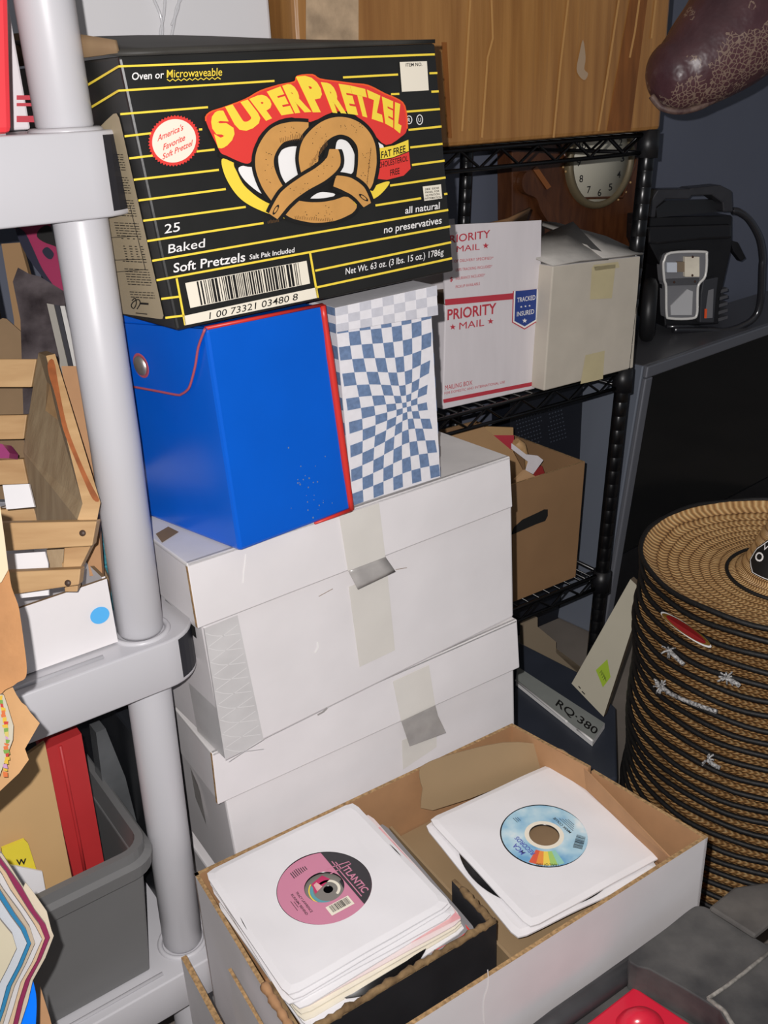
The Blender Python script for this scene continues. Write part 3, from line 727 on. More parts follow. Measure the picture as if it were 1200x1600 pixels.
labs = dict(white='plain white paper sleeve inside the left record pile, only its edges showing', sky='pale blue record sleeve near the bottom of the left pile',
    bar='white sleeve with a black bar at its corner, low in the left pile', band='pinkish white sleeve with a black band, under the grey sleeve',
    grey='grey record sleeve with a red frame and a red block', crescent='white sleeve with a black record edge peeking out in front', cream='cream paper sleeve in the middle of the left pile',
    pink='sleeve with a pink picture, its corner sticking out to the right', top='white paper sleeve topping the left pile, round window over a pink label')
ex = {0: (.008, 1), 1: (.012, -1), 2: (.010, 2), 3: (.013, -1), 4: (.013, 1), 5: (.0165, -3), 6: (.003, 2), 7: (.004, .5), 8: (.006, -1), 9: (.008, -2), 10: (.002, 1.5), 11: (.0, -1.5), 12: (.001, .8), 13: (0, 0)}
offs = {k: (a, -min(.0245, .0026 * (13 - k)) - (.002 if k == 6 else 0), b) for k, (a, b) in ex.items()}
zt = RIM + .003; steps = .0028
proto_white = None
for k, kind in enumerate(order):
    z = zt - .0034 - (13 - k) * steps
    m = dict(white=paper, sky=sky_paper, bar=paper, band=mat('pinkish_paper', (232, 212, 212), .65), grey=grey_card_s, crescent=paper, cream=paper_cream, pink=mat('pink_white_paper', (230, 214, 212), .6), top=paper)[kind]
    ox, oy, yw = offs[k]
    c = LC + e1 * ox + e2 * oy
    root = thing('record_sleeve', labs[kind], 'record sleeve', (0, 0, 0), SL if kind in ('white', 'cream') else None)
    part('sleeve', sleeve_mesh(m, .0455, .0027 if k < 13 else .0034, .0003, k, HS + (.001 if kind == 'grey' else 0)), root)
    if kind == 'grey':
        mb = MB(); f = lambda u, v: V((u, v, .0030))
        for a, b in (((-.08, -.081), (.081, -.081)), ((.081, -.081), (.081, .06))): stroke(mb, [a, b], .0016, f, red_ink)
        part('red_frame', mb, root, 'red printed line')
        mb = MB(); poly(mb, [(-.084, -.086), (-.028, -.086), (-.028, -.066), (-.084, -.066)], lambda u, v: V((u, v, .0033)), red_ink)
        text_on(mb, 'RECORDS', lambda u, v: V((u, v, .0036)), (-.076, -.080), (-.036, -.080), (0, .006), pink_pipe, 0); part('red_block', mb, root, 'red printed block')
    if kind == 'bar':
        mb = MB(); poly(mb, [(.02, -.0875), (.08, -.0875), (.08, -.079), (.02, -.079)], lambda u, v: V((u, v, .0031)), ink); part('black_bar', mb, root)
    if kind == 'band':
        mb = MB(); poly(mb, [(-.01, -.0870), (.085, -.087), (.085, -.075), (.01, -.08)], lambda u, v: V((u, v, .0031)), ink); part('black_band', mb, root)
    if kind == 'pink':
        mb = MB(); poly(mb, [(.03, -.082), (.084, -.084), (.084, .06), (.03, .05)], lambda u, v: V((u, v, .0033)), pink_pic); poly(mb, [(-.07, -.084), (-.03, -.085), (-.03, -.074), (-.07, -.074)], lambda u, v: V((u, v, .0033)), red_ink); part('picture', mb, root)
    place(root, c, LY + math.radians(yw), z)
    if kind == 'crescent':
        r_ = record('black record peeking out at the front of its white sleeve'); place(r_, c + e2 * -.0105, LY, z + .0029)
# record of the top left sleeve
rec = record('record with a pink and black label in the top left sleeve')
pk = mat('pink_label', (206, 132, 158), .45); dk = mat('charcoal_label', (52, 50, 54), .45)
mb = MB(); disc(mb, .0192, .0450, .0018, pk)
lab = part('label', mb, rec, 'pink and charcoal paper label')
mb = MB(); h = .0195; R_ = .0449; a0 = math.acos(h / R_)
arcp = [(R_ * math.cos(-a0 + 2 * a0 * k / 40), R_ * math.sin(-a0 + 2 * a0 * k / 40)) for k in range(41)]
fz = lambda z: (lambda u, v: V((u, v, z)))
poly(mb, arcp, fz(.00195), dk); part('dark_segment', mb, lab)
mb = MB(); text_on(mb, 'TLANTIC', fz(.0021), (.0255, .009), (.0255, -.0285), (.0075, 0), pk, .02)
stroke(mb, [(.0225, .024), (.0225, -.031)], .0010, fz(.0021), pk)
stroke(mb, [(.013, .0185), (.036, .0135), (.036, .010), (.013, .0105)], .0011, fz(.0021), pk); stroke(mb, [(.025, .021), (.025, .010)], .001, fz(.0021), pk)
part('lettering', mb, lab, 'pink lettering')
mb = MB(); poly(mb, [(-.012, -.0225), (.0125, -.0225), (.0125, -.0345), (-.012, -.0345)], fz(.0020), cream_ink)
bars(mb, [(-.009, -.0235), (.0105, -.0235), (.0105, -.032), (-.009, -.032)], fz(.0022), ink, 24, 2); part('bar_code', mb, lab)
mb = MB()
for k, s in enumerate(('TRACY LAWRENCE', "RUNNIN' BEHIND")):
    text_on(mb, s, fz(.0020), (-.026 - k * .005, .010), (-.026 - k * .005, -.020), (.0025, 0), ink, .01)
for k in range(6):
    stroke(mb, [(-.036 + k * .0012, .004 - k * .001), (-.036 + k * .0012, -.012 + k * .0015)], .0005, fz(.002), ink) if k % 2 else None
for k in range(8):
    stroke(mb, [(-.006 + k * .0022 - .012, .026 + .0004 * k), (-.006 + k * .0022 - .012, .036 - .0005 * abs(k - 3))], .0009, fz(.002), dk)
part('small_print', mb, lab)
place(rec, LC, LY, zt - .0034 + .0012)
r3 = record('record with a grey label, glimpsed through the hole of the pink one', .0045); mb = MB(); disc(mb, .0047, .0440, .0018, mat('grey_label', (128, 124, 118), .5)); l3 = part('label', mb, r3)
mb = MB(); disc(mb, .0145, .0175, .0020, mat('teal_print', (92, 160, 170), .5), 30, 2.3, 4.3); part('teal_band', mb, l3)
mb = MB(); disc(mb, .0178, .0190, .0020, yellow, 30, 2.2, 4.4); part('yellow_band', mb, l3)
mb = MB(); poly(mb, [(-.013, .002), (.008, .010), (.004, .0185), (-.010, .015)], fz(.0021), mat('crimson_print', (196, 50, 100), .5)); part('crimson_block', mb, l3)
mb = MB(); poly(mb, [(-.010, .0035), (-.003, .006), (-.005, .014), (-.009, .0125)], fz(.0022), pink_pic); part('pink_block', mb, l3)
mb = MB(); disc(mb, .009, .0118, .0021, cream_ink, 30, -1.2, 1.9); part('cream_arc', mb, l3)
mb = MB(); poly(mb, [(.012, -.012), (.019, -.008), (.018, .004), (.0135, .002)], fz(.0021), dk); part('dark_block', mb, l3)
place(r3, LC + e1 * .003 - e2 * .002, LY, zt - .0034 - steps + .0007)
# right pair of sleeves
s1 = thing('record_sleeve', 'white paper sleeve on the right with a round window over a sky blue label', 'record sleeve', (0, 0, 0))
part('sleeve', sleeve_mesh(paper, .0455, .0034, .0003, 31, 0.0875), s1); mb = MB(); disc(mb, .0001, .046, .0006, kraft_dark); part('backing_card', mb, s1, 'brown card behind the record'); place(s1, RC, RY, RIM - .0304)
s2 = thing('record_sleeve', 'white paper sleeve lying just under the right one, its left edge showing', 'record sleeve', (0, 0, 0))
part('sleeve', sleeve_mesh(paper, .0455, .0034, .0004, 33, 0.0875), s2); place(s2, RC - e1 * .010 - e2 * .003, RY - .05, RIM - .0365)
r2 = record('black record slipping out at the left of the right sleeves'); place(r2, RC - e1 * .0115 - e2 * .004, RY, RIM - .0328)
r1 = record('record with a sky blue label in the top right sleeve', .0155)
mb = MB(); disc(mb, .0205, .0448, .0018, sky_label); disc(mb, .0158, .0205, .0018, cream_ink); lab = part('label', mb, r1, 'sky blue paper label with a rainbow patch')
mb = MB()
for k, c in enumerate(((222, 96, 70), (238, 150, 70), (244, 214, 90), (168, 206, 110), (150, 206, 190))):
    a = -2.62 + k * .17; disc(mb, .024, .0435, .0019, mat('rainbow_%d' % k, c, .45), 6, a, a + .17)
part('rainbow', mb, lab)
vio = mat('violet_print', (84, 92, 176), .45)
for tx, a, b, up_, m_, bo in (('RECORDS', (-.0245, -.016), (-.0245, .013), (-.0055, 0), vio, .02), ('MCA', (-.0325, -.010), (-.0325, .006), (-.006, 0), vio, .02), ('MARK COLLIE', (.026, -.013), (.026, .014), (-.0032, 0), ink, .02), ('TRAIL OF FIRE', (-.014, -.0405), (-.033, -.027), (-.0022, -.003), ink, .01)):
    mb = MB(); text_on(mb, tx, fz(.0021), a, b, up_, m_, bo); part('lettering', mb, lab)
mb = MB()
for k in range(4): stroke(mb, [(.029 + k * .0022, -.012 + k * .002), (.029 + k * .0022, .010 - k * .002)], .0006, fz(.002), dk)
part('small_print', mb, lab)
mb = MB()
for k in range(3): stroke(mb, [(-.012 + k * .0022, .030), (-.012 + k * .0022, .038 - k * .001)], .0006, fz(.002), ink)
part('small_print', mb, lab)
mb = MB(); bars(mb, [(.013, -.030), (.029, -.018), (.034, -.026), (.019, -.0375)], fz(.002), ink, 22, 9); part('bar_code', mb, lab)
place(r1, RC + e1 * .001, RY, RIM - .0304 + .0012)
# kraft mailer lying open under the right sleeves
mb = MB(); zk = RIM - .08
k0 = [az(668, 1300, zk), az(838, 1490, zk), az(1040, 1380, zk), az(880, 1215, zk)]
km = thing('kraft_folder', 'khaki kraft cardboard folder lying open under the right sleeves', 'folder', sum(k0, V()) / 4)
cc = rFL * .5 + rBR * .5
A_ = rFL + e1 * .222 + e2 * .008 + V((0, 0, zk - RIM)); mb.hexa(box_c(A_, e1 * .212, e2 * .245, .0025), khaki); part('base_sheet', mb, km)
A2 = rFL + e1 * .2175 + e2 * .012; mb = MB(); mb.hexa([A2 + V((0, 0, -.085)), A2 + e1 * .02 + V((0, 0, -.085)), A2 + e1 * .02 + e2 * .23 + V((0, 0, -.085)), A2 + e2 * .23 + V((0, 0, -.085)), A2 + V((0, 0, -.045)), A2 + e1 * .003 + V((0, 0, -.045)), A2 + e1 * .003 + e2 * .23 + V((0, 0, -.045)), A2 + e2 * .23 + V((0, 0, -.045))], khaki); part('left_flap', mb, km)
pf = tri_pl(az(676, 1262, RIM-.037), az(868, 1192, RIM-.037), az(760, 1168, RIM+.006)); mb = MB(); mb.face([pf.at(*p) for p in smooth_pts([(676, 1266), (868, 1194), (886, 1176), (850, 1164), (786, 1160), (700, 1180), (664, 1194), (655, 1206), (660, 1232)], 3, True)], khaki); part('back_flap', mb, km, 'kraft flap leaning on the back wall', solid=.0012)
mb = MB(); mb.face([az(867, 1194, RIM-.037), az(1032, 1352, RIM-.037), az(1050, 1342, RIM-.007), az(900, 1186, RIM+.001), az(870, 1170, RIM+.006)], kraft); part('side_flap', mb, km, solid=.0012)
# torn black inner box that holds the left pile
zb_ = RIM - .005; ic = az(776, 1442, zb_)
ic = V((ic.x, ic.y, zb_)); tt = (ic - rFL).dot(e2)
IB = thing('inner_box', 'black covered box with a torn brown rim holding the left record pile', 'box', V((ic.x, ic.y, RB + .005)) - e1 * .1 + e2 * .1)
blk = mat('black_box_paper', (44, 44, 47), .35, noise=(16, .2), bump=(14, .4)); torn = mat('torn_brown_board', (150, 122, 84), .9, noise=(70, 1), second=(96, 74, 48), bump=(120, .8))
H_ = zb_ - RB - .005; WI = min(.205, (ic - rFL).dot(e1) - .008)
for a, d, t in ((ic - e1 * WI, e1 * WI, e2 * .004), (ic + e2 * .0045, e2 * .06, -e1 * .004), (ic - e1 * WI + e2 * .0045, e2 * .06, e1 * .004)):
    mb = MB(); q = V((a.x, a.y, RB + .005)); mb.hexa(box_c(q, d, t, H_), blk, dict(top=torn)); part('wall', mb, IB)
r = random.Random(11); mb = MB(); N = 60
p_ = []; rr = []
for k in range(N):
    t = k / (N - 1)
    q = ic - e1 * (WI - .012) * (1 - t / .8) if t < .8 else ic + e2 * (.05 * (t - .8) / .2)
    inward = e2 * .003 if t < .8 else -e1 * .003
    p_.append(q + inward + V((0, 0, .001 + r.uniform(-.0015, .0015)))); rr.append(.0033 + r.uniform(-.0007, .0008))
mb.tube(p_, rr, torn, 7); part('torn_rim', mb, IB, 'torn brown rim')

# ================================================================ STRAW HATS
HX, HY, HR, HZ = .590, 1.22, .213, -.662
def hat(label, group=None):
    root = thing('straw_hat', label, 'hat', (0, 0, 0), group)
    mb = MB(); prof = [(.0005, .088), (.02, .087), (.036, .078), (.047, .058), (.057, .034), (.067, .012), (.077, .002), (.10, -.002), (.13, -.002), (.16, .002), (.188, .008), (.203, .016), (HR, .0235)]
    sm = smooth_pts([(a, b, 0) for a, b in prof], 3); prof = [(p.x, p.y) for p in sm]
    mb.lathe(prof, straw, 96); part('brim', mb, root, solid=.003)
    mb = MB(); mb.tube([((HR + .001) * math.cos(2 * PI * k / 72), (HR + .001) * math.sin(2 * PI * k / 72),   .0235 + .0012 * math.sin(k * .9)) for k in range(72)], .0038, mat('black_binding', (16, 15, 16), .6, bump=(160, .3)), 8, True); part('edge_binding', mb, root, 'black edge binding')
    return root
NH = 23; DZ = .0222
h0 = hat('straw hat with black edging inside the tall stack beside the record box', 'stacked straw hats')
hats = []
for k in range(NH):
    o = h0 if k == 0 else copy_tree(h0)
    z = HZ - k * DZ
    o.location = (HX + .0025 * math.sin(k * .9), HY + .0025 * math.cos(k * 1.3), z)
    o.rotation_euler = (rnd.uniform(-.003, .003), rnd.uniform(-.003, .003), rnd.uniform(0, 6)); hats.append(o)
top = hats[0]; top.rotation_euler = (.006, -.004, 0); top.location = (HX, HY, HZ)
if 1:
    tag(top, 'topmost straw hat of the stack, brim and black lettered patch in view', 'hat', 'stacked straw hats'); W_LOC[top] = V((0, 0, 0))
    blk_c = mat('black_cord', (14, 14, 15), .6)
    mb = MB(); mb.tube([(.090 * math.cos(a) - .003, .090 * math.sin(a) - .010 , .0035) for a in [2 * PI * k / 60 for k in range(60)]], .0028, blk_c, 8, True); part('chin_cord', mb, top, 'black cord around the crown')
    mb = MB(); rz = lambda z: .0715 - z * .43
    A0 = math.radians(222); fnp = lambda off: (lambda u, v: V(((rz(v) + off) * math.cos(A0 + u), (rz(v) + off) * math.sin(A0 + u), v)))
    def patch(sc, off, m):
        P = []
        for i in range(9):
            row = []
            for j in range(13):
                t = j / 12; v = lerp(.014, .064, i / 8); hw = .72 - max(0, (.026 - v)) * 22 - max(0, (v - .044)) * 14
                row.append(fnp(off)(lerp(-hw, hw, t) * sc, .039 + (v - .039) * sc))
            P.append(row)
        mb.grid(P, m)
    patch(1.0, .004, ink); patch(.95, .0046, white_ink); patch(.90, .0052, ink)
    text_on(mb, 'O', fnp(.006), (-.56, .033), (-.30, .033), (0, .012), white_ink, .02); text_on(mb, 'V', fnp(.006), (-.46, .050), (-.30, .050), (0, .007), white_ink, .02)
    part('front_patch', mb, top, 'black patch edged and lettered in white')
def on_cyl(u, v, off=0.0):
    d = ray(u, v); R = HR + off; a = d.x ** 2 + d.y ** 2; b = -2 * (d.x * HX + d.y * HY); c = HX ** 2 + HY ** 2 - R * R
    q = b * b - 4 * a * c; t = (-b - math.sqrt(max(q, 0))) / (2 * a); return d * t
def hat_of(z): return hats[max(0, min(NH - 1, round((HZ + .015 - z) / DZ)))]
cordw = mat('white_black_cord', (214, 212, 210), .6, noise=(300, 1), second=(40, 40, 44))
def dress(o, mb, name, label, hl):
    c = o.matrix_basis.copy(); inv = c.inverted(); mb.v = [inv @ p for p in mb.v]; W_LOC[o] = V((0, 0, 0)); part(name, mb, o, label); tag(o, hl, 'hat', 'stacked straw hats')
bpy.context.view_layer.update()
def tassel(pts, n_thread, seed):
    r = random.Random(seed); mb = MB(); a = on_cyl(*pts[0], .010)
    for k in range(n_thread):
        e = V((r.uniform(-.012, .010), r.uniform(-.006, .002), r.uniform(-.011, .013))); mb.tube([a, a + e * .5 + V((0, 0, .001)), a + e], .0013, cordw, 5)
    mb.tube([on_cyl(u, v, .011) for u, v in smooth_pts(pts, 5)], .0032, cordw, 7); return mb
mb = tassel([(1033, 1072), (1050, 1085), (1085, 1100), (1120, 1112)], 26, 1); dress(hats[6], mb, 'cord_tassel', 'white and black cord with a tassel', 'straw hat with a white and black tasselled cord hanging from its edge')
mb = tassel([(1045, 1016), (1055, 1026), (1068, 1038)], 12, 2); dress(hats[4], mb, 'cord_tassel', 'white and black cord end', 'straw hat with a short white cord end, third group of rims down')
mb = tassel([(1135, 1060), (1148, 1066), (1156, 1072)], 16, 3); dress(hats[3], mb, 'cord_tassel', 'white cord knot', 'straw hat with a white cord knot at the right, near the top')
mb = tassel([(1105, 1187), (1115, 1195), (1125, 1200)], 12, 4); dress(hats[11], mb, 'cord_tassel', 'white cord knot', 'straw hat with a small white knot halfway down the stack')
mb = MB(); el = [(1072 + 47 * math.cos(t) * .84 - 8 * math.sin(t) * .5, 984 + 47 * math.cos(t) * .58 + 8.5 * math.sin(t) * .86) for t in [2 * PI * k / 32 for k in range(32)]]
poly(mb, el, lambda u, v: on_cyl(u, v, .0075), white_ink); 
poly(mb, [(1072 + (x - 1072) * .96, 983.5 + (y - 984) * .9) for x, y in el], lambda u, v: on_cyl(u, v, .0085), mat('olive_print', (122, 92, 40), .3)); poly(mb, [(1072 + (x - 1072) * .78, 983.5 + (y - 984) * .78) for x, y in el], lambda u, v: on_cyl(u, v, .0095), mat('dark_red_print', (138, 34, 34), .3))
dress(hats[1], mb, 'oval_badge', 'oval red and yellow badge', 'second straw hat from the top, a red oval badge under its brim')

# ================================================================ BLACK WIRE RACK
PRK = wall_pl((.42, 1.60), YR)
def prk(u, v, back=0.0): return Pl(PRK.p - PRK.n * back, PRK.n).at(u, v)
pt, pb_ = prk(1012, 228), prk(926, 1030)
lean = (pb_ - pt) / (pb_.z - pt.z)                      # metres along the post per metre of height
def post_at(z, dx=0.0, dy=0.0): return pt + lean * (z - pt.z) + BX * dx + BY * dy
RL, RD = .84, .46
rack = thing('wire_rack', 'black wire shelving rack carrying the mailing boxes and brown cartons', 'rack', post_at(FLOOR, -RL / 2, RD / 2))
def collar(z, dx, dy): mb = MB(); c = post_at(z, dx, dy); mb.tube([post_at(z - .02, dx, dy), post_at(z + .022, dx, dy)], [.018, .0165], black_plastic, 14); part('collar', mb, rack)
for dx, dy in ((0, 0), (0, RD), (-RL, 0), (-RL, RD)):
    mb = MB(); zs = [FLOOR + .002]; pts = []; rs = []
    z = FLOOR + .001; zt_ = pt.z + .012
    k = 0
    while z < zt_:
        pts += [post_at(z, dx, dy), post_at(z + .0245, dx, dy), post_at(z + .025, dx, dy)]; rs += [.0127, .0127, .01245]; z += .0255
    pts.append(post_at(zt_, dx, dy)); rs.append(.0127); mb.tube(pts, rs, black_metal, 14); part('post', mb, rack)
Z1 = prk(860, 253).z; Z2 = prk(950, 610).z; Z3 = prk(905, 930).z
def wire_shelf(z):
    mb = MB(); hh = .027; zt_ = z + hh
    P = lambda dx, dy, zz: post_at(zz, dx, dy)
    for (a, b) in (((0, 0), (-RL, 0)), ((0, RD), (-RL, RD)), ((0, 0), (0, RD)), ((-RL, 0), (-RL, RD))):
        mb.tube([P(*a, z), P(*b, z)], .0032, black_metal, 8); mb.tube([P(*a, zt_), P(*b, zt_)], .0036, black_metal, 8)
        L = math.hypot(b[0] - a[0], b[1] - a[1]); n = int(L / .038); pts = []
        for k in range(n + 1):
            t = (k + .5) / (n + 1); q = (lerp(a[0], b[0], t), lerp(a[1], b[1], t)); pts.append(P(*q, z + .001 if k % 2 else zt_ - .001))
        mb.tube(pts, .0024, black_metal, 6)
    k = -.03
    while k > -RL: mb.tube([P(k, 0, zt_ + .003), P(k, RD, zt_ + .003)], .0017, black_metal, 6); k -= .026
    mb.tube([P(0, RD / 2, zt_ - .002), P(-RL, RD / 2, zt_ - .002)], .0032, black_metal, 8)
    part('wire_shelf', mb, rack)
    for dx, dy in ((0, 0), (0, RD), (-RL, 0)): collar(z + .012, dx, dy)
for z in (Z1, Z2, Z3): wire_shelf(z)
DECK = .033                                              # deck height above the lower rail

# ---------------------------------------------------------------- on the rack's top
zt_ = Z1 + DECK; PT = Pl(PRK.p + PRK.n * .012, PRK.n)
fr = PT.at(1031, 217); fr.z = zt_; lf = PT.at(459, 66); lf.z = zt_
tl = BX * (fr - lf).length
lnt = (PT.at(1049, 0) - PT.at(1031, 217)); lnt = lnt / lnt.z
H_ = .42
mb = MB(); cs = [fr - tl, fr, fr + BY * .42, fr - tl + BY * .42]; mb.hexa(cs + [c + lnt * H_ for c in cs], carton_tape)
bc = thing('moving_carton', 'large brown carton covered in streaked packing tape on the rack top', 'carton', sum(cs, V()) / 4); part('body', mb, bc, bevel=.006)
ft = on(Pl(PT.p, PT.n), .0012)
for px, m, lb_ in (([(948, 205), (985, 204), (1012, -5), (985, -5)], tape_dark, 'dark brown tape'), ([(690, 66), (700, 215), (706, 216), (698, 66)], tape_dark, 'dark brown tape'), ([(478, -5), (560, -5), (560, 70), (478, 70)], mat('scuffed_tape', (176, 152, 124), .5, noise=(40, .25), bump=(60, .4)), 'scuffed pale tape')):
    mb = MB(); poly(mb, px, ft, m); part('tape', mb, bc, lb_, solid=.0006)
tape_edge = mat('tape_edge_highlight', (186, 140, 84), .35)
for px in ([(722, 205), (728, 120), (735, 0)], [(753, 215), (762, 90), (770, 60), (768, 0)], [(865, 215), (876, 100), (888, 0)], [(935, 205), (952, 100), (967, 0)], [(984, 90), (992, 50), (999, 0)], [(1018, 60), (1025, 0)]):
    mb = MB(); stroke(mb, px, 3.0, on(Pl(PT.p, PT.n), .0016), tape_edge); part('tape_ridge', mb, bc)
mb = MB(); poly(mb, smooth_pts([(905, 85), (911, 62), (915, 90), (913, 108), (919, 115), (914, 125), (906, 120), (901, 108)], 3, True), on(Pl(PT.p, PT.n), .002), mat('torn_tape_spot', (170, 146, 120), .3)); part('torn_spot', mb, bc)
# white box at its left
fl_ = PT.at(96, 66); fl_.z = zt_; w_ = BX * ((lf - fl_).length - .012)
mb = MB(); mb.hexa(box_c(fl_ - PRK.n * .03, w_, BY * .36, .40), mat('white_box_smooth', (214, 213, 215), .5, noise=(5, .02)))
wb = thing('white_box', 'large plain white box on the rack top, beside the brown carton', 'box', fl_ + w_ / 2); part('body', mb, wb, bevel=.004)
clear = mat('clear_film', (235, 235, 238), .12, alpha=.45, spec=.8)
mb = MB(); fw = on(Pl(PRK.p - PRK.n * .018, PRK.n), .006)
for px in ([(238, -6), (250, 22), (254, 44), (252, 66)], [(258, -6), (256, 24), (251, 48), (250, 66)], [(286, -6), (276, 12), (272, 36), (266, 66)], [(280, -6), (278, 14), (268, 40)]):
    mb.tube([fw(u, v) for u, v in smooth_pts(px, 5)], .0016, clear, 6)
part('film_strands', mb, wb, 'clear twisted film strands')

# ---------------------------------------------------------------- second shelf: mailing box, taped white box and things behind
z2 = Z2 + DECK
PM = wall_pl((.097, 1.38), .577)
pm0 = PM.at(692, 640); dz_ = z2 + .001 - pm0.z
PM = Pl(PM.p * (z2 + .001) / pm0.z, PM.n) if pm0.z else PM
a, b, t1, t0 = [PM.at(*p) for p in ((692, 640), (836, 607.5), (844, 456), (696, 476))]
mlb = thing('mailing_box', 'white mailing box with red stripes and a blue badge, open flap up', 'mailing box', (a + b) / 2 + diry(.577) * .08)
mb = MB(); mb.hexa(quad_box(a, b, t1, t0, diry(.577) * .12 - BX * .016), mail_white, dict(top=kraft_dark)); part('body', mb, mlb, bevel=.0015)
mb = MB(); mb.hexa(quad_box(t0 + V((0, 0, .001)), t1 + V((0, 0, .001)), PM.at(846, 344), PM.at(690, 352), diry(.577) * .003), mail_white, dict(top=kraft_dark, right=kraft_dark)); part('flap', mb, mlb)
mb = MB(); c = PM.at(690, 352) + diry(.577) * .165; 
mb.hexa([t0 + diry(.577) * .12 + V((0, 0, .001)), t1 + diry(.577) * .12 - BX * .07 + V((0, 0, .001)), t1 + diry(.577) * .124 - BX * .07 + V((0, 0, .001)), t0 + diry(.577) * .124 + V((0, 0, .001))] + [p + V((0, 0, .11)) for p in (t0 + diry(.577) * .13, t1 + diry(.577) * .13 - BX * .07, t1 + diry(.577) * .133 - BX * .07, t0 + diry(.577) * .133)], mail_white); part('flap', mb, mlb)
fm, fm2, fm3 = on(PM, .0008), on(PM, .0012), on(PM, .0018)
def star(mb, c, r, fn, m): poly(mb, [(c[0] + (r if k % 2 == 0 else r * .42) * math.sin(PI * k / 5), c[1] - (r if k % 2 == 0 else r * .42) * math.cos(PI * k / 5)) for k in range(10)], fn, m)
mb = MB(); stroke(mb, [(695.5, 472.5), (843, 459)], 9.5, fm, mail_red); part('red_stripe', mb, mlb)
mb = MB(); stroke(mb, [(692.8, 627), (836, 599)], 6, fm, mail_red); part('red_stripe', mb, mlb)
def MT(s, p0, p1, h, m=mail_red, bold=.02): q = MB(); text_on(q, s, fm, p0, p1, (h * .02, -h), m, bold); part('lettering', q, mlb)
MT('PRIORITY', (699, 500), (775.5, 489.5), 17); MT('MAIL', (717.5, 515), (756.5, 509), 11.5, bold=.0); MT('PRIORITY', (694, 381), (766, 371), 12.5, bold=.01); MT('MAIL', (713.5, 394), (749.5, 390), 10, bold=.0)
MT('DATE OF DELIVERY SPECIFIED*', (694, 411.5), (771, 405), 4.5, bold=0); MT('USPS TRACKING INCLUDED*', (712, 424), (769, 418), 4.5, bold=0); MT('$', (703, 440), (707.5, 439), 7); MT('INSURANCE INCLUDED*', (712, 437.5), (758, 431.5), 4.5, bold=0); MT('PICKUP AVAILABLE', (712, 450.5), (750, 445), 4.5, bold=0)
MT('MAILING BOX', (695.5, 609.5), (738, 601), 7.5, bold=.0); MT('FOR DOMESTIC AND INTERNATIONAL USE', (694.5, 616.5), (789, 598.5), 4, bold=0)
for c, r_ in (((707.5, 511), 5), ((766.5, 502), 5), ((759, 384), 5)): mb = MB(); star(mb, c, r_, fm, mail_red); part('star', mb, mlb)
mb = MB(); poly(mb, [(801.5, 455), (842, 451), (840.5, 502), (819.7, 515), (800, 504)], fm2, mail_red); poly(mb, [(803, 455), (840.8, 451.2), (839.2, 501), (819.7, 513), (801.6, 503)], on(PM, .0014), white_ink); poly(mb, [(805.5, 455), (838.8, 451.6), (837, 499.5), (819.7, 510), (803.8, 501.5)], fm3, mail_blue)
f5 = on(PM, .0022); text_on(mb, 'TRACKED', f5, (808, 472.5), (836.5, 468), (.2, -7.5), white_ink, .01); text_on(mb, 'INSURED', f5, (807.5, 494.5), (834.5, 490), (.2, -7.5), white_ink, .01)
for c, r_ in (((814.5, 479.5), 2), ((821, 478.5), 2), ((827.5, 477.8), 2), ((819.8, 501), 4)): star(mb, c, r_, f5, white_ink)
part('blue_badge', mb, mlb, 'blue shield badge with white letters')
# white taped box
PW = wall_pl((.266, 1.46), .576); q0 = PW.at(850, 611); PW = Pl(PW.p * (z2 + .001) / q0.z, PW.n)
a, b, t1, t0 = [PW.at(*p) for p in ((850, 611), (989, 581), (1001, 400), (864, 416))]
aged = mat('aged_white_board', (196, 188, 174), .65, noise=(20, .05)); a.z = b.z = z2 + .001
tb = thing('taped_box', 'aged white box with torn top flaps and yellow tape, right of the mailing box', 'box', (a + b) / 2 + BY * .09)
bk_ = BY * .19
mb = MB(); mb.hexa(quad_box(a, b, t1, t0, bk_), aged, dict(top=grey_card)); part('body', mb, tb, bevel=.002)
ytape = mat('yellow_masking_tape', (198, 186, 148), .5, noise=(30, .05))
for px in ([(925, 417), (962, 413), (956, 466), (922, 468)], [(907, 600), (915, 555), (945, 548), (942, 592)], [(927, 414), (966, 409), (968, 418), (930, 423)]): mb = MB(); poly(mb, px, on(PW, .0012), ytape); part('tape', mb, tb, 'yellow masking tape')
flapm = mat('grey_tattered_board', (178, 174, 168), .6, noise=(30, .12), bump=(40, .3))
mb = MB(); mb.grid([[t0 + V((0, 0, .001)), lerp(t0, t1, .3) + V((0, 0, .004)), lerp(t0, t1, .62) + V((0, 0, .001))], [t0 + BY * .04 - BX * .01 + V((0, 0, .012)), lerp(t0, t1, .35) + BY * .05 + V((0, 0, .02)), lerp(t0, t1, .66) + BY * .04 + V((0, 0, .018))], [t0 + BY * .08 + V((0, 0, .012)), lerp(t0, t1, .4) + BY * .1 + V((0, 0, .036)), lerp(t0, t1, .7) + BY * .1 + V((0, 0, .05))]], flapm); part('flap', mb, tb, 'grey tattered flap', solid=.003)
mb = MB(); mb.grid([[lerp(t0, t1, .55) + V((0, 0, .004)), t1 + V((.004, 0, .003))], [lerp(t0, t1, .55) + BY * .09 + V((0, 0, .036)), t1 + BY * .08 + V((0, 0, .024))], [lerp(t0, t1, .50) + BY * .16 + V((0, 0, .05)), t1 + BY * .16 + V((-.03, 0, .042))]], flapm); part('flap', mb, tb, 'raised flap', solid=.003)
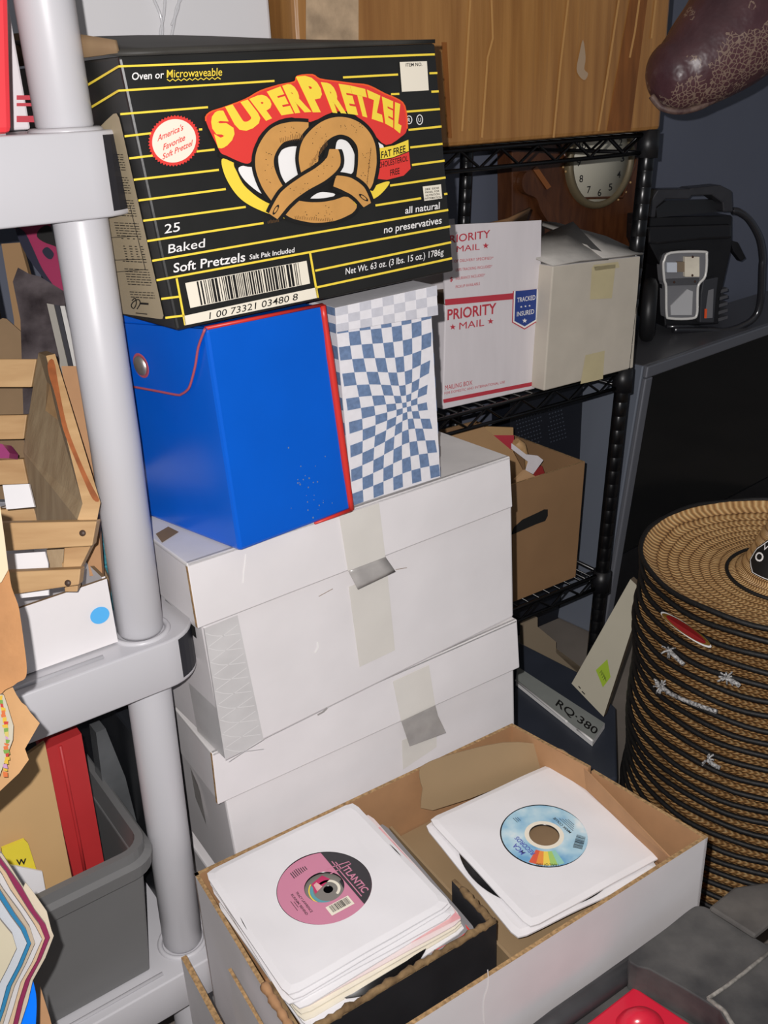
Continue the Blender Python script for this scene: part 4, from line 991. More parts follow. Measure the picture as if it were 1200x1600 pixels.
# torn brown carton and small white box behind
kd = mat('kraft_torn', (140, 104, 70), .8, noise=(20, .15), bump=(50, .2))
c0 = V((a.x, a.y, z2 + .001)) - BX * .11 + BY * .215; mb = MB(); mb.hexa(box_c(c0, BX * .23, BY * .11, .22), kd)
tc_ = thing('torn_carton', 'brown carton with torn flaps behind the mailing box', 'carton', c0 + BX * .12); part('body', mb, tc_)
mb = MB(); q = c0 + V((0, 0, .221)); mb.grid([[q, q + BX * .06, q + BX * .12, q + BX * .19, q + BX * .25], [q + V((0, 0, .03)) - BX * .01 - BY * .02, q + BX * .06 + V((0, 0, .026)) - BY * .02, q + BX * .12 + V((0, 0, .02)) - BY * .02, q + BX * .19 + V((0, 0, .028)) - BY * .03, q + BX * .25 + V((0, 0, .04)) - BY * .02]], kd); part('flap', mb, tc_, solid=.003)
c1 = V((pm0.x, pm0.y, z2 + .001)) * 1; c1 = V((PM.at(692, 640).x, PM.at(692, 640).y, z2 + .001)) + BY * .22 - BX * .087
mb = MB(); mb.hexa(box_c(c1, BX * .15, BY * .1, .265), mail_white); solo('small_box', mb, 'small white box standing behind the mailing box', 'box', bevel=.002)

# ---------------------------------------------------------------- third shelf: brown file box
z3 = Z3 + DECK
PF = Pl(PRK.p - PRK.n * .012, PRK.n); b = PF.at(898, 925); t1 = PF.at(914, 721); hB = t1.z - b.z
b.z = z3 + .001; lnf = (t1 - b) / (t1.z - b.z)
wF, dF = .33, .30
kb = mat('brown_file_box', (146, 112, 78), .75, noise=(14, .05), bump=(60, .05))
fb = thing('file_box', 'open brown cardboard file box with a dark hand hole, holding papers', 'file box', b - BX * wF / 2 + BY * dF / 2)
up = lnf * (t1.z - b.z); t_ = .004
def fwall(p, d, t, name='side_panel', mm=kb): mb = MB(); c = [p, p + d, p + d + t, p + t]; mb.hexa(c + [q + up for q in c], mm, dict(top=kraft_edge)); return part(name, mb, fb)
fwall(b - BX * wF, BX * wF, BY * t_, 'front_panel'); fwall(b + BY * t_, BY * dF, -BX * t_); fwall(b - BX * wF + BY * t_, BY * dF, BX * t_); fwall(b - BX * wF + BY * (dF + t_ * 2), BX * wF, -BY * t_, 'back_panel')
mb = MB(); mb.hexa(box_c(b - BX * (wF - t_) + BY * t_, BX * (wF - t_ * 2), BY * dF, .004), kb); part('bottom', mb, fb)
mb = MB(); poly(mb, [(798, 836), (803, 824), (816, 812), (840, 801), (850, 796), (856, 796), (856, 806), (852, 814), (838, 819), (806, 833)], on(PF, .001), hole_dark); part('hand_hole', mb, fb, 'dark hand hole')
# papers in the file box
z_in = b.z + .006
def paper_slab(name, px, back, m, label, cat, th=.003, extra=None):
    pl_ = Pl(PRK.p - PRK.n * back, PRK.n); pts = [pl_.at(*p) for p in px]; lo = [V((p.x, p.y, z_in)) for p in pts if False]
    mb = MB(); mb.slab(pts, -PRK.n * th, m); 
    if extra: extra(mb, pl_)
    return solo(name, mb, label, cat)
paper_slab('paper_bag', [(688, 700), (690, 684), (752, 664), (802, 706), (818, 736), (812, 762), (806, 850), (690, 850)], .05, mat('kraft_bag', (172, 136, 96), .75, noise=(12, .08), bump=(20, .3)), 'tan kraft paper bag standing in the file box', 'bag', .012)
def red_stripe(mb, pl_): poly(mb, [(765, 680), (803, 680), (803, 704), (790, 700), (765, 684)], on(pl_, .001), mail_red)
paper_slab('envelope', [(745, 666), (802, 668), (803, 850), (745, 850)], .09, mat('buff_envelope', (184, 148, 102), .7), 'buff envelope with a red band at the back of the file box', 'envelope', .004, red_stripe)
paper_slab('paper_tag', [(800, 693), (822, 710), (840, 712), (849, 719), (833, 741), (822, 735), (826, 722), (818, 716), (800, 702)], .03, mail_white, 'white paper tag poking out of the file box', 'tag', .002)
paper_slab('red_folder', [(835, 738), (847, 728), (852, 742), (852, 850), (835, 850)], .035, mat('red_folder', (150, 44, 44), .6), 'small red folder corner behind the white tag', 'folder', .003)
paper_slab('paper_scrap', [(806, 750), (822, 735), (836, 744), (832, 756), (812, 764), (812, 850), (806, 850)], .02, mat('buff_scrap', (190, 152, 112), .7, bump=(40, .4)), 'crumpled buff paper at the front of the file box', 'paper', .006)
mb = MB(); sp_ = Pl(PRK.p - PRK.n * .06, PRK.n); mb.tube([sp_.at(*p) for p in ((806, 690), (812, 697), (822, 712), (826, 760), (826, 850))], [.007, .011, .004, .0035, .0035], wood, 8); solo('wooden_spoon', mb, 'pale wooden spoon head in the file box', 'spoon')

# ---------------------------------------------------------------- behind the rack: perforated black cabinet, clock
PB2 = Pl(PRK.p - PRK.n * .36, PRK.n); q1 = PB2.at(928, 625); q2 = PB2.at(876, 1010); q1.z = 0; q2.z = 0; rt = lerp(q1, q2, .5); ltq = PB2.at(797, 640)
wv = rt - V((ltq.x, ltq.y, 0)); z_top = PB2.at(850, 560).z
mb = MB(); mb.hexa(box_c(V((ltq.x, ltq.y, FLOOR + .001)), wv, BY * .06, z_top - FLOOR), mat('dark_navy_metal', (20, 23, 32), .5))
pc_ = thing('metal_cabinet', 'tall black perforated metal cabinet behind the wire rack', 'cabinet', V((ltq.x, ltq.y, FLOOR)) + wv / 2); part('body', mb, pc_)
mb = MB(); fq = on(PB2, .001); perf = mat('perforation_rim', (74, 80, 92), .4)
for i in range(9):
    for j in range(16):
        u, v = 806 + j * 4.6 + i * 1.0, 640 + i * 6 - j * 1.5 + 18
        if 625 < v < 705 and not (845 < u < 856): stroke(mb, [(u, v), (u + 2, v - 1)], 1.4, fq, perf)
o = part('perforations', mb, pc_); o['kind'] = 'stuff'
PK = Pl(PRK.p - PRK.n * .53, PRK.n)                      # clock leans on the wall
ck = thing('wall_clock', 'dark wooden clock with a pale round dial behind the wire rack', 'clock', PK.at(900, 400))
zC = ad(1013, 573, 2.05).z + .002; lo_ = [PK.at(840, 440), PK.at(985, 440)]; lo_ = [V((p.x, p.y, zC)) for p in lo_]
mb = MB(); mb.slab([PK.at(800, 210), PK.at(800, 345), PK.at(812, 400)] + lo_ + [PK.at(*p) for p in ((1000, 395), (1003, 330), (1003, 205), (990, 150), (900, 140), (815, 150))], -PK.n * .05, clock_wood); part('case', mb, ck, bevel=.003)
c = PK.at(937, 250, .004); R_ = (PK.at(987, 250) - PK.at(937, 250)).length; X = BX; Y = V((0, 0, 1)); Z_ = PK.n
mb = MB(); mb.lathe([(.0001, .004), (R_ * .86, .004), (R_ * .86, .003)], mat('cream_dial', (190, 186, 170), .5), 40, c, (X, Y, Z_)); dl = part('dial', mb, ck, 'cream dial')
mb = MB(); mb.lathe([(R_ * .85, .004), (R_ * .88, .012), (R_ * .96, .012), (R_, .004), (R_, -.004)], mat('brass_bezel', (112, 100, 76), .5, metal=.2), 40, c, (X, Y, Z_)); part('bezel', mb, ck, 'dull brass bezel')
for k in range(12):
    a = 2 * PI * k / 12; f = lambda u, v: c + X * u + Y * v + Z_ * .0046; hw = .011 if k in (0, 10, 11) else .006
    mb = MB(); text_on(mb, str(k or 12), f, (R_ * .66 * math.sin(a) - hw, R_ * .66 * math.cos(a) - .008), (R_ * .66 * math.sin(a) + hw, R_ * .66 * math.cos(a) - .008), (0, .016), ink, .01); part('numeral', mb, dl)
mb = MB(); mb.tube([PK.at(*p, .006) for p in ((870, 205), (905, 310), (972, 308), (990, 262), (996, 240))], .004, clock_wood, 8); part('moulding', mb, ck)
bead = mat('bead_trim', (176, 140, 90), .35)
for u, v in ((880, 261), (884, 268), (889, 278), (895, 289), (899, 298), (904, 306), (985, 285), (978, 300), (966, 312)):
    mb = MB(); q = PK.at(u, v, .004); mb.lathe([(.0001, .003), (.0022, .002), (.003, 0)], bead, 8, q, (X, Y, Z_)); part('bead', mb, ck)
mb = MB(); mb.slab([PK.at(*p, .02) for p in smooth_pts([(818, 275), (826, 268), (836, 278), (842, 296), (858, 318), (870, 345), (862, 352), (846, 330), (838, 310), (822, 302), (816, 290)], 4, True)], -PK.n * .018, clock_wood); part('scroll', mb, ck, 'carved scroll')
mb = MB(); stroke(mb, [(836, 262), (858, 294)], 8, on(PK, .003), mat('amber_wood', (140, 84, 40), .35)); part('inlay', mb, ck, 'amber inlay strip')

# ================================================================ TELEVISION AND THE MACHINE ON IT
YT = .70; cT = ad(1013, 573, 2.05); PTV = wall_pl((cT.x, cT.y), YT); tX, tY = dirx(YT), diry(YT)
bot = PTV.at(972, 818); lt = (bot - cT) / (bot.z - cT.z); zT = cT.z
tv = thing('television', 'big silver and black floor television behind the straw hats', 'television', V((cT.x, cT.y, FLOOR)) + tX * .4 + tY * .2)
TW, TD, TH = .90, .22, zT - FLOOR - .002
def tvp(x, z, y=0): return cT + tX * x + tY * y + lt * z          # z measured from the top, downwards negative
mb = MB(); cs = [tvp(0, -TH, .012), tvp(TW, -TH, .012), tvp(TW, -TH, TD), tvp(0, -TH, TD)]; mb.hexa(cs + [tvp(0, 0, .012), tvp(TW, 0, .012), tvp(TW, 0, TD), tvp(0, 0, TD)], mat('tv_shell', (112, 118, 130), .4, metal=.1), dict(top=mat('tv_top', (86, 86, 90), .3))); part('cabinet', mb, tv, bevel=.004)
fr_ = .026
for nm, x0, x1, z0, z1 in (('top_bezel', 0, TW, -fr_, 0), ('side_bezel', 0, fr_, -TH, -fr_ - .0005), ('side_bezel', TW - fr_, TW, -TH, -fr_ - .0005)):
    mb = MB(); mb.hexa([tvp(x0, z0, 0), tvp(x1, z0, 0), tvp(x1, z0, .012), tvp(x0, z0, .012), tvp(x0, z1, 0), tvp(x1, z1, 0), tvp(x1, z1, .012), tvp(x0, z1, .012)], silver_pl); part(nm, mb, tv, 'silver bezel', bevel=.003)
mb = MB(); mb.hexa([tvp(fr_, -TH + .2, .006), tvp(TW - fr_, -TH + .2, .006), tvp(TW - fr_, -TH + .2, .0118), tvp(fr_, -TH + .2, .0118), tvp(fr_, -fr_, .006), tvp(TW - fr_, -fr_, .006), tvp(TW - fr_, -fr_, .0118), tvp(fr_, -fr_, .0118)], mat('tv_screen', (16, 18, 20), .12, spec=.6)); part('screen', mb, tv, 'dark glossy screen')
mb = MB(); mb.hexa([tvp(fr_, -TH, .004), tvp(TW - fr_, -TH, .004), tvp(TW - fr_, -TH, .0118), tvp(fr_, -TH, .0118), tvp(fr_, -TH + .198, .004), tvp(TW - fr_, -TH + .198, .004), tvp(TW - fr_, -TH + .198, .0118), tvp(fr_, -TH + .198, .0118)], black_plastic); part('speaker_panel', mb, tv)
# machine
g0 = az(1060, 521, zT); YG = .22; PG = wall_pl((g0.x, g0.y), YG); gq = lambda x, y: (990 + x / 5.714, 270 + y / 5.714)
gen = thing('engine_machine', 'black portable engine with an exposed silver air filter box on the television', 'machine', V((g0.x, g0.y, zT)) + tY * .1)
def gs(pts, off, th, m, name, label=None, bev=0, sub=None):
    mb = MB(); mb.slab([PG.at(*gq(*p), off) for p in pts], -PG.n * th, m); return part(name, mb, sub or gen, label, bevel=bev)
gs([(140, 400), (880, 380), (880, 600), (870, 700), (780, 1100), (760, 1350), (280, 1380), (250, 850), (130, 620)], 0, .14, black_plastic, 'engine_block', None, .003)
gs([(120, 480), (880, 460), (880, 590), (600, 600), (240, 640), (130, 640)], .012, .10, mat('dark_gloss', (30, 30, 33), .25), 'fuel_tank', None, .006)
# lifting handle: an arch of black plastic
arch = [(135, 400), (165, 230), (215, 150), (500, 145), (520, 135), (780, 110), (880, 160), (890, 350), (800, 350), (795, 270), (700, 200), (520, 205), (500, 235), (290, 235), (205, 310), (195, 400)]
gs(arch, .03, .05, mat('satin_black', (52, 52, 56), .32, noise=(20, .2)), 'handle', 'satin black handle', .003)
gs([(200, 320), (290, 250), (700, 240), (790, 300), (790, 345), (210, 400)], .0, .02, mat('ribbed_black', (36, 37, 40), .35), 'handle_recess')
mb = MB(); rim = smooth_pts([(330, 715), (620, 705), (652, 740), (640, 920), (580, 1000), (570, 1120), (565, 1260), (520, 1300), (330, 1300), (295, 1260), (290, 1020), (275, 960), (265, 830), (275, 780)], 4, True)
mb.tube([PG.at(*gq(*p), .028) for p in rim], .0032, mat('bright_alloy', (238, 236, 232), .3, metal=.1), 8, True); afb = None
gs(rim, .016, .03, mat('filter_box', (128, 128, 132), .4), 'filter_box', 'grey air filter box'); part('filter_rim', mb, gen, 'bright alloy rim')
gs([(300, 800), (390, 800), (390, 890), (300, 890)], .024, .008, mat('pale_alloy', (220, 226, 236), .35), 'filter_inlet', None, .001)
gs([(390, 795), (455, 795), (455, 885), (390, 885)], .023, .007, mat('foam', (140, 124, 104), .8), 'filter_foam')
gs([(460, 750), (590, 750), (590, 930), (460, 930)], .026, .010, mat('cream_plate', (246, 236, 216), .45, noise=(30, .1)), 'cover_plate', 'pale cover plate', .001)
for p in ((525, 750), (522, 915), (360, 975), (545, 970)):
    mb = MB(); mb.lathe([(.0001, .004), (.0024, .004), (.003, 0)], mat('rusty_bolt', (70, 40, 28), .6), 10, PG.at(*gq(*p), .028), (tX, V((0, 0, 1)), PG.n)); part('bolt', mb, gen)
gs([(290, 950), (590, 940), (575, 1000), (285, 1010)], .022, .006, mat('shelf_grey', (84, 84, 88), .4), 'filter_step', None, .001)
gs([(330, 1190), (480, 1040), (530, 1060), (520, 1270), (335, 1270)], .021, .004, mat('alloy_panel', (196, 196, 198), .35), 'filter_floor')
for p in ([(345, 1080), (560, 1020)], [(330, 770), (560, 735)]):
    pass
gs([(620, 960), (760, 930), (740, 1100), (720, 1340), (590, 1340), (600, 1080)], .014, .10, mat('cowl_grey', (56, 57, 62), .4), 'cowl', 'dark grey cowl', .003)
gs([(668, 1050), (715, 1035), (705, 1295), (635, 1300), (650, 1180)], .0155, .001, mat('label_grey', (120, 120, 124), .5), 'warning_label', 'grey warning label')
gs([(635, 1215), (657, 1215), (652, 1298), (632, 1298)], .0165, .001, orange_ink, 'warning_stripe', 'orange stripe')
for k in range(5):
    y = 1040 + k * 62; gs([(755, y + 12), (840, y - 12), (842, y + 14), (757, y + 40)], .0, .09, mat('fin_alloy', (92, 92, 96), .4, metal=.3), 'cooling_fin')
mb = MB(); tb_ = [(350, 1400), (680, 1405), (820, 1410), (960, 1370), (1080, 1290), (1130, 1150), (1145, 850), (1150, 760), (1120, 580), (1030, 420), (940, 350), (880, 340)]
mb.tube(smooth_pts([PG.at(*gq(*p), .0 + .008 * math.sin(i / 11 * PI)) for i, p in enumerate(tb_)], 6), .0085, mat('gloss_tube', (40, 40, 44), .16, spec=.9), 12); part('frame_tube', mb, gen, 'glossy bent frame tube')
mb = MB(); mb.tube([PG.at(*gq(*p), .004) for p in ((290, 1372), (590, 1368))], .005, mat('gloss_tube', (40, 40, 44)), 8); part('frame_tube', mb, gen)
cw = PG.at(1012, 500, .045); cw.z = zT + .0755; WV = V((cw.x, cw.y, 0)).normalized(); WA = V((WV.y, -WV.x, 0))
mb = MB(); mb.lathe([(.03, -.016), (.058, -.018), (.071, -.012), (.074, 0), (.071, .012), (.058, .018), (.03, .016), (.03, -.016)], mat('tyre', (26, 26, 28), .45), 36, cw, (WV, V((0, 0, 1)), WA)); wl = part('wheel', mb, gen, 'black rubber wheel')
mb = MB(); mb.lathe([(.0001, -.017), (.03, -.014), (.03, .014), (.0001, .017)], black_plastic, 20, cw, (WV, V((0, 0, 1)), WA)); part('hub', mb, wl)
gs([(860, 600), (930, 620), (1000, 760), (960, 790), (890, 700)], -.03, .02, black_plastic, 'stay')

# ================================================================ HANGING LEATHER GLOVE
gl = thing('boxing_glove', 'cracked dark burgundy leather glove hanging at the top right', 'glove', ad(1100, 120, 1.22))
GD = 1.22
pth = [(1058, 118, 54), (1082, 104, 66), (1110, 82, 76), (1140, 55, 86), (1168, 22, 90), (1195, -15, 88), (1215, -60, 80), (1225, -110, 68)]
cp = smooth_pts([ad(u, v, GD) for u, v, r in pth], 4); rr = [ad(600 + r, 800, GD).x - ad(600, 800, GD).x for _, _, r in pth]
def rad_at(t): f = min(len(rr) - 1.001, t * (len(rr) - 1)); i = int(f); return lerp(rr[i], rr[i + 1], f - i)
mb = MB(); n = len(cp); d0 = (cp[0] - cp[1]).normalized(); pts = []; rs = []
for k in range(8, 0, -1):
    a = PI / 2 * k / 8.3; pts.append(cp[0] + d0 * rr[0] * .85 * math.sin(a)); rs.append(rr[0] * math.cos(a))
for k in range(n): pts.append(cp[k]); rs.append(rad_at(k / (n - 1)))
mb.tube(pts, rs, leather, 28); part('shell', mb, gl)
mb = MB(); seam = [(1018, 150), (1034, 168), (1062, 174), (1096, 166), (1134, 143), (1172, 108), (1206, 66), (1240, 10)]
mb.tube(smooth_pts([ad(u, v, GD) for u, v in seam], 5), .0042, mat('worn_welt', (104, 84, 74), .6, noise=(120, 1), second=(60, 38, 40)), 8); part('seam', mb, gl, 'worn pale seam')
mb = MB(); mb.tube([ad(1232, -150, GD), V((ad(1232, -150, GD).x, ad(1232, -150, GD).y, 1.298))], .004, mat('black_cord', (14, 14, 15)), 8); part('hanging_cord', mb, gl)

# ================================================================ FLOOR THINGS BEHIND THE STACK
zq = -1.03
top_ = [az(*p, zq) for p in ((806, 1000), (908, 1052), (962, 1105), (965, 1215), (905, 1235), (798, 1150))]
mb = MB(); mb.slab(top_, V((0, 0, FLOOR + .002 - zq)), mat('navy_plastic', (50, 55, 66), .45, noise=(8, .15)))
em = thing('exercise_machine', 'dark navy machine with a grey lettered strip, low behind the record box', 'machine', sum(top_, V()) / 6 + V((0, 0, FLOOR - zq))); part('body', mb, em, bevel=.004)
zs_ = zq + .012; strip = [az(*p, zs_) for p in ((808, 1041), (945, 1130), (926, 1158), (806, 1063))]
mb = MB(); mb.slab(strip, V((0, 0, -.011)), mat('strip_grey', (142, 146, 142), .5, noise=(30, .05)), white_ink); st_ = part('strip', mb, em, 'grey lettered strip')
mb = MB(); text_on(mb, 'RQ\u00b7380', lambda u, v: az(u, v, zs_ + .0006), (867.5, 1101.5), (930, 1148), (6.2, -9.2), ink, .012); part('lettering', mb, st_)
mb = MB(); mb.tube([az(u, v, zs_ + .001) for u, v in ((806, 1063), (884, 1126), (886, 1128))], .0022, white_ink, 6); mb.tube([az(u, v, zs_ + .001) for u, v in ((902, 1139), (926, 1158))], .0022, white_ink, 6); part('white_trim', mb, em, 'white trim line')
pl_ = Pl(PRK.p - PRK.n * .16, PRK.n)
mb = MB(); q = [pl_.at(*p) for p in ((819, 974), (840, 965), (840, 979), (869, 1003), (869, 1020), (907, 1043), (912, 1060))]; a_, b_ = V((q[-1].x, q[-1].y, FLOOR + .002)), V((q[0].x, q[0].y, FLOOR + .002))
mb.slab(q + [a_, b_], -PRK.n * .012, mat('beige_board', (150, 134, 112), .7)); solo('stepped_board', mb, 'beige board with a stepped edge standing under the wire rack', 'board')
A_, B_, C_, D_ = ad(893, 1068, 1.64), ad(985, 905, 1.56), ad(1006, 925, 1.55), ad(943, 1120, 1.62)
nb = (B_ - A_).cross(D_ - A_).normalized(); nb = nb if nb.y > 0 else -nb
bm_ = mat('grey_beige_board', (176, 170, 152), .65, noise=(10, .05))
mb = MB(); mb.slab([A_, B_, C_, D_], nb * .02, bm_, mat('board_edge', (128, 112, 92), .7)); lb2 = thing('leaning_panel', 'pale beige panel with a green sticker leaning behind the straw hats', 'panel', A_); part('panel', mb, lb2)
pl_ = tri_pl(A_, B_, D_); mb = MB(); poly(mb, [(931, 1047), (949, 1030), (954, 1058), (942, 1074)], on(pl_, .001), mat('green_sticker', (150, 178, 48), .5)); stk = part('sticker', mb, lb2, 'green sticker')
mb = MB()
for k in range(4): stroke(mb, [(937 + k * 2, 1052 + k * 3.5), (940 + k * 2, 1047 + k * 3.5), (941 + k * 2, 1054 + k * 3.5)], .8, on(pl_, .0016), ink)
part('handwriting', mb, stk)
mb = MB(); stroke(mb, [(904, 1072), (907, 1076)], 1.6, on(pl_, .001), ink); stroke(mb, [(909, 1080), (914, 1085)], 1.6, on(pl_, .001), ink); part('small_print', mb, lb2)
mb = MB(); q = [ad(893, 1190, 1.52), ad(948, 1125, 1.52), ad(1000, 1200, 1.45), ad(960, 1260, 1.45)]; 

# ================================================================ GREY PLASTIC SHELVING UNIT AT THE LEFT
YS = .615; SX, SY = dirx(YS), diry(YS)
PC0 = V((-.2215, .742, 0)); PR = .0204
def lx(z): return V((.004 + min(0, (z + .2) * .0265), 0, 0))          # the posts lean a little
def sp(s, t, z): return V((PC0.x, PC0.y, 0)) + SX * s + SY * t + V((0, 0, z))
PSH = wall_pl(sp(0, -.0325, 0), YS)
zm = PSH.at(262, 1003).z; zmb = PSH.at(266, 1076).z; TH_ = zm - zmb
zt1 = PSH.at(163, 203).z; zt0 = PSH.at(172, 340).z
zl = PSH.at(297, 1515).z
su = thing('shelving_unit', 'light grey plastic shelving unit with round posts at the left', 'shelf', sp(-.3, .2, FLOOR))
SW, SDp = .62, .44
end_shade = mat('painted_end_shade', (34, 35, 42), .5)  # shade on the rounded shelf ends, painted in as a near-black colour
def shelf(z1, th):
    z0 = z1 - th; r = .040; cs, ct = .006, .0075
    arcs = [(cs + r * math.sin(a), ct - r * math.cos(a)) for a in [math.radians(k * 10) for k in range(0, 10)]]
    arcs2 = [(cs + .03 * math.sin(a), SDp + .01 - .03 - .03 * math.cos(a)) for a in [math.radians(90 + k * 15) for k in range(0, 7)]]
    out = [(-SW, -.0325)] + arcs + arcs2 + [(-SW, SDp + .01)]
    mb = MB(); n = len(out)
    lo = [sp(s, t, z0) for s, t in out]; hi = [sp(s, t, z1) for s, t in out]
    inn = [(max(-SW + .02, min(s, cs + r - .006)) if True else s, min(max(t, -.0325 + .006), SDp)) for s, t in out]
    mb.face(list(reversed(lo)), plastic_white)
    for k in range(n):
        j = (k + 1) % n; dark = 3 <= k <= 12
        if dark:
            lip = V((0, 0, .004)); mb.face([lo[k] + lip, lo[j] + lip, hi[j] - lip * .8, hi[k] - lip * .8], end_shade)
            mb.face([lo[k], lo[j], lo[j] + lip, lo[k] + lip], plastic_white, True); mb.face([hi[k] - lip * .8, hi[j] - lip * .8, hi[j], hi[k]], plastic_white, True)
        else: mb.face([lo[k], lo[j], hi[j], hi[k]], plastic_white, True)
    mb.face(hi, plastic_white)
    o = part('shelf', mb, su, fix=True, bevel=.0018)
    mb = MB(); mb.tube([sp(-SW, -.020, z1 + .0004), sp(-.045, -.020, z1 + .0004)], .0022, plastic_white, 8); part('front_ridge', mb, o)
    mb = MB(); ring = [sp((PR + .0035) * math.cos(a), (PR + .0035) * math.sin(a), z1) + lx(z1) for a in [2 * PI * k / 40 for k in range(40)]]; mb.tube(ring, .0028, plastic_white, 8, True); part('collar', mb, o)
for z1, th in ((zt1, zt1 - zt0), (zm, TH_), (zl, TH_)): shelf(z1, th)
for dx, dy in ((0, 0), (0, SDp - .03), (-SW + .03, 0), (-SW + .03, SDp - .03)):
    for a, b, in ((FLOOR + .001, zl - TH_), (zl, zm - TH_), (zm, zt0), (zt1, zt1 + .42)):
        zs_p = [a, a + .004, lerp(a, b, .5), b - .002, b]
        mb = MB(); mb.tube([sp(dx, dy, z) + lx(z) for z in zs_p], [PR * .9, PR, PR, PR, PR * .96], plastic_white, 40); part('post', mb, su)
top_k = zt1 + .42
mb = MB(); 

# ---------------------------------------------------------------- top shelf
def psh(u, v, back): return Pl(PSH.p - PSH.n * back, PSH.n).at(u, v)
PRB = Pl(PSH.p - PSH.n * .006, PSH.n); q = [PRB.at(*p) for p in ((18, 199), (14, 0), (12, -90))]; q[0].z = zt1 + .001
mb = MB(); mb.hexa([q[0] - SX * .10, q[0], q[0] + SY * .07, q[0] - SX * .10 + SY * .07, q[2] - SX * .10, q[2], q[2] + SY * .07, q[2] - SX * .10 + SY * .07], mat('bright_red_plastic', (226, 62, 70), .35)); solo('red_box', mb, 'bright red box at the left end of the top shelf', 'box', bevel=.004)
q = psh(62, 199, .12); q.z = zt1 + .001
mb = MB(); mb.hexa(box_c(q - SX * .10, SX * .093, SY * .14, .26), mail_white); mlx = thing('mailing_box', 'white mailing box with red bands behind the post on the top shelf', 'mailing box', q); part('body', mb, mlx, bevel=.002)
pm_ = Pl(PSH.p - PSH.n * .12, PSH.n)
for y0, y1 in ((181, 191), (161, 166), (149, 156)):
    mb = MB(); poly(mb, [(26, y0), (58, y0), (58, y1), (26, y1)], on(pm_, .001), mail_red); part('red_band', mb, mlx)

# ---------------------------------------------------------------- middle shelf: tray, wooden rack, odds and ends
PTY = Pl(PSH.p - PSH.n * .026, PSH.n)
tq = [PTY.at(*p) for p in ((40, 1027), (179, 972), (171, 903), (33, 943))]
z_tr = zm + .002
tr = thing('cardboard_tray', 'white cardboard tray with a round blue sticker on the middle shelf', 'tray', (tq[0] + tq[1]) / 2)
def tw(a, b, d, hgt, name): 
    mb = MB(); c = [V((p.x, p.y, z_tr)) for p in (a, b)]; t = d; mb.hexa([c[0], c[1], c[1] + t, c[0] + t, V((a.x, a.y, hgt[0])), V((b.x, b.y, hgt[1])), V((b.x, b.y, hgt[1])) + t, V((a.x, a.y, hgt[0])) + t], white_card, dict(top=kraft_dark)); return part(name, mb, tr)
L0 = tq[0] - SX * .10
hf = (tq[3].z + tq[2].z) / 2
tw(L0, tq[1], SY * .003, (tq[3].z - .006, tq[2].z), 'front_panel'); tw(tq[1] + SY * .0035, tq[1] + SY * .22, -SX * .003, (hf, hf), 'side_panel'); tw(tq[1] + SY * .222, L0 + SY * .222, SY * .003, (hf, hf), 'back_panel')
mb = MB(); mb.hexa(box_c(V((L0.x, L0.y, z_tr)) + SY * .0035, SX * (tq[1] - L0).length - SX * .004, SY * .215, .003), white_card); part('bottom', mb, tr)
mb = MB(); poly(mb, [(156 + 15 * math.cos(t), 961.5 + 13.2 * math.sin(t) - 2.5 * math.cos(t)) for t in [2 * PI * k / 32 for k in range(32)]], on(PTY, .0012), mat('blue_dot', (86, 178, 240), .5)); part('blue_dot', mb, tr, 'round blue sticker')
def adk(u, v, d): return ad(u, v, d * 1.075)
# slatted wooden rack
wr = thing('wooden_rack', 'slatted pale wooden rack with a stained end board standing in the white tray', 'wooden rack', adk(80, 1000, .73))
def wslab(px, d, back, m, name='slat', side=None, label=None):
    mb = MB(); pts = [adk(u, v, dd) for (u, v), dd in zip(px, d if isinstance(d, list) else [d] * len(px))]; mb.slab(pts, back, m, side); return part(name, mb, wr, label, bevel=.0008)
fwd = V((0, .012, -.003))
N1, N2, F1, F2 = adk(86, 552, .72), adk(156, 790, .690), adk(60, 550, .80), adk(30, 745, .80)
ew = (adk(72, 556, .72) - N1)
# end board: near edge strip plus inner face going back
mb = MB()
nt_, nb_ = adk(86, 553, .725), adk(157, 785, .695); nt2, nb2 = adk(72, 556, .725), adk(129, 787, .695); nbb, nbb2 = adk(151, 815, .693), adk(121, 812, .693)
ft_, fb_, fbb = adk(60, 551, .79), adk(36, 705, .80), adk(58, 816, .79)
ft2, fb2, fbb2 = ft_ + (nt_ - nt2), fb_ + (nb_ - nb2), fbb + (nbb - nbb2)
mb.face([nt2, nt_, nb_, nb2], wood); mb.face([nb2, nb_, nbb, nbb2], wood); mb.face([ft_, nt2, nb2, fb_], wood_old); mb.face([fb_, nb2, nbb2, fbb], wood_old)
mb.face([nt_, ft2, fb2, nb_], wood); mb.face([nb_, fb2, fbb2, nbb], wood); mb.face([ft_, ft2, nt_, nt2], wood); mb.face([fbb, nbb2, nbb, fbb2], wood); mb.face([ft2, ft_, fb_, fb2], wood); mb.face([fb2, fb_, fbb, fbb2], wood)
eb = part('end_board', mb, wr, 'end board, weathered inside', fix=True)
pe = tri_pl(nt2, nt_, nb_); mb = MB(); poly(mb, smooth_pts([(75, 566), (84, 563), (91, 600), (97, 632), (106, 670), (122, 712), (140, 752), (155, 781), (145, 780), (130, 748), (112, 705), (99, 672), (92, 642), (84, 610), (76, 585)], 3, True), on(pe, .0008), wood_stain); part('stain', mb, eb, 'red brown stain')
for px in ([(-60, 561), (57, 561), (49, 605), (-60, 605)], [(-60, 650), (42, 648), (37, 686), (-60, 688)], [(-60, 722), (36, 717), (44, 756), (-60, 760)], [(-60, 800), (52, 793), (60, 815), (-60, 820)]): wslab(px, .805, fwd, wood)
mbn = mat('nail_head', (72, 54, 44), .5)
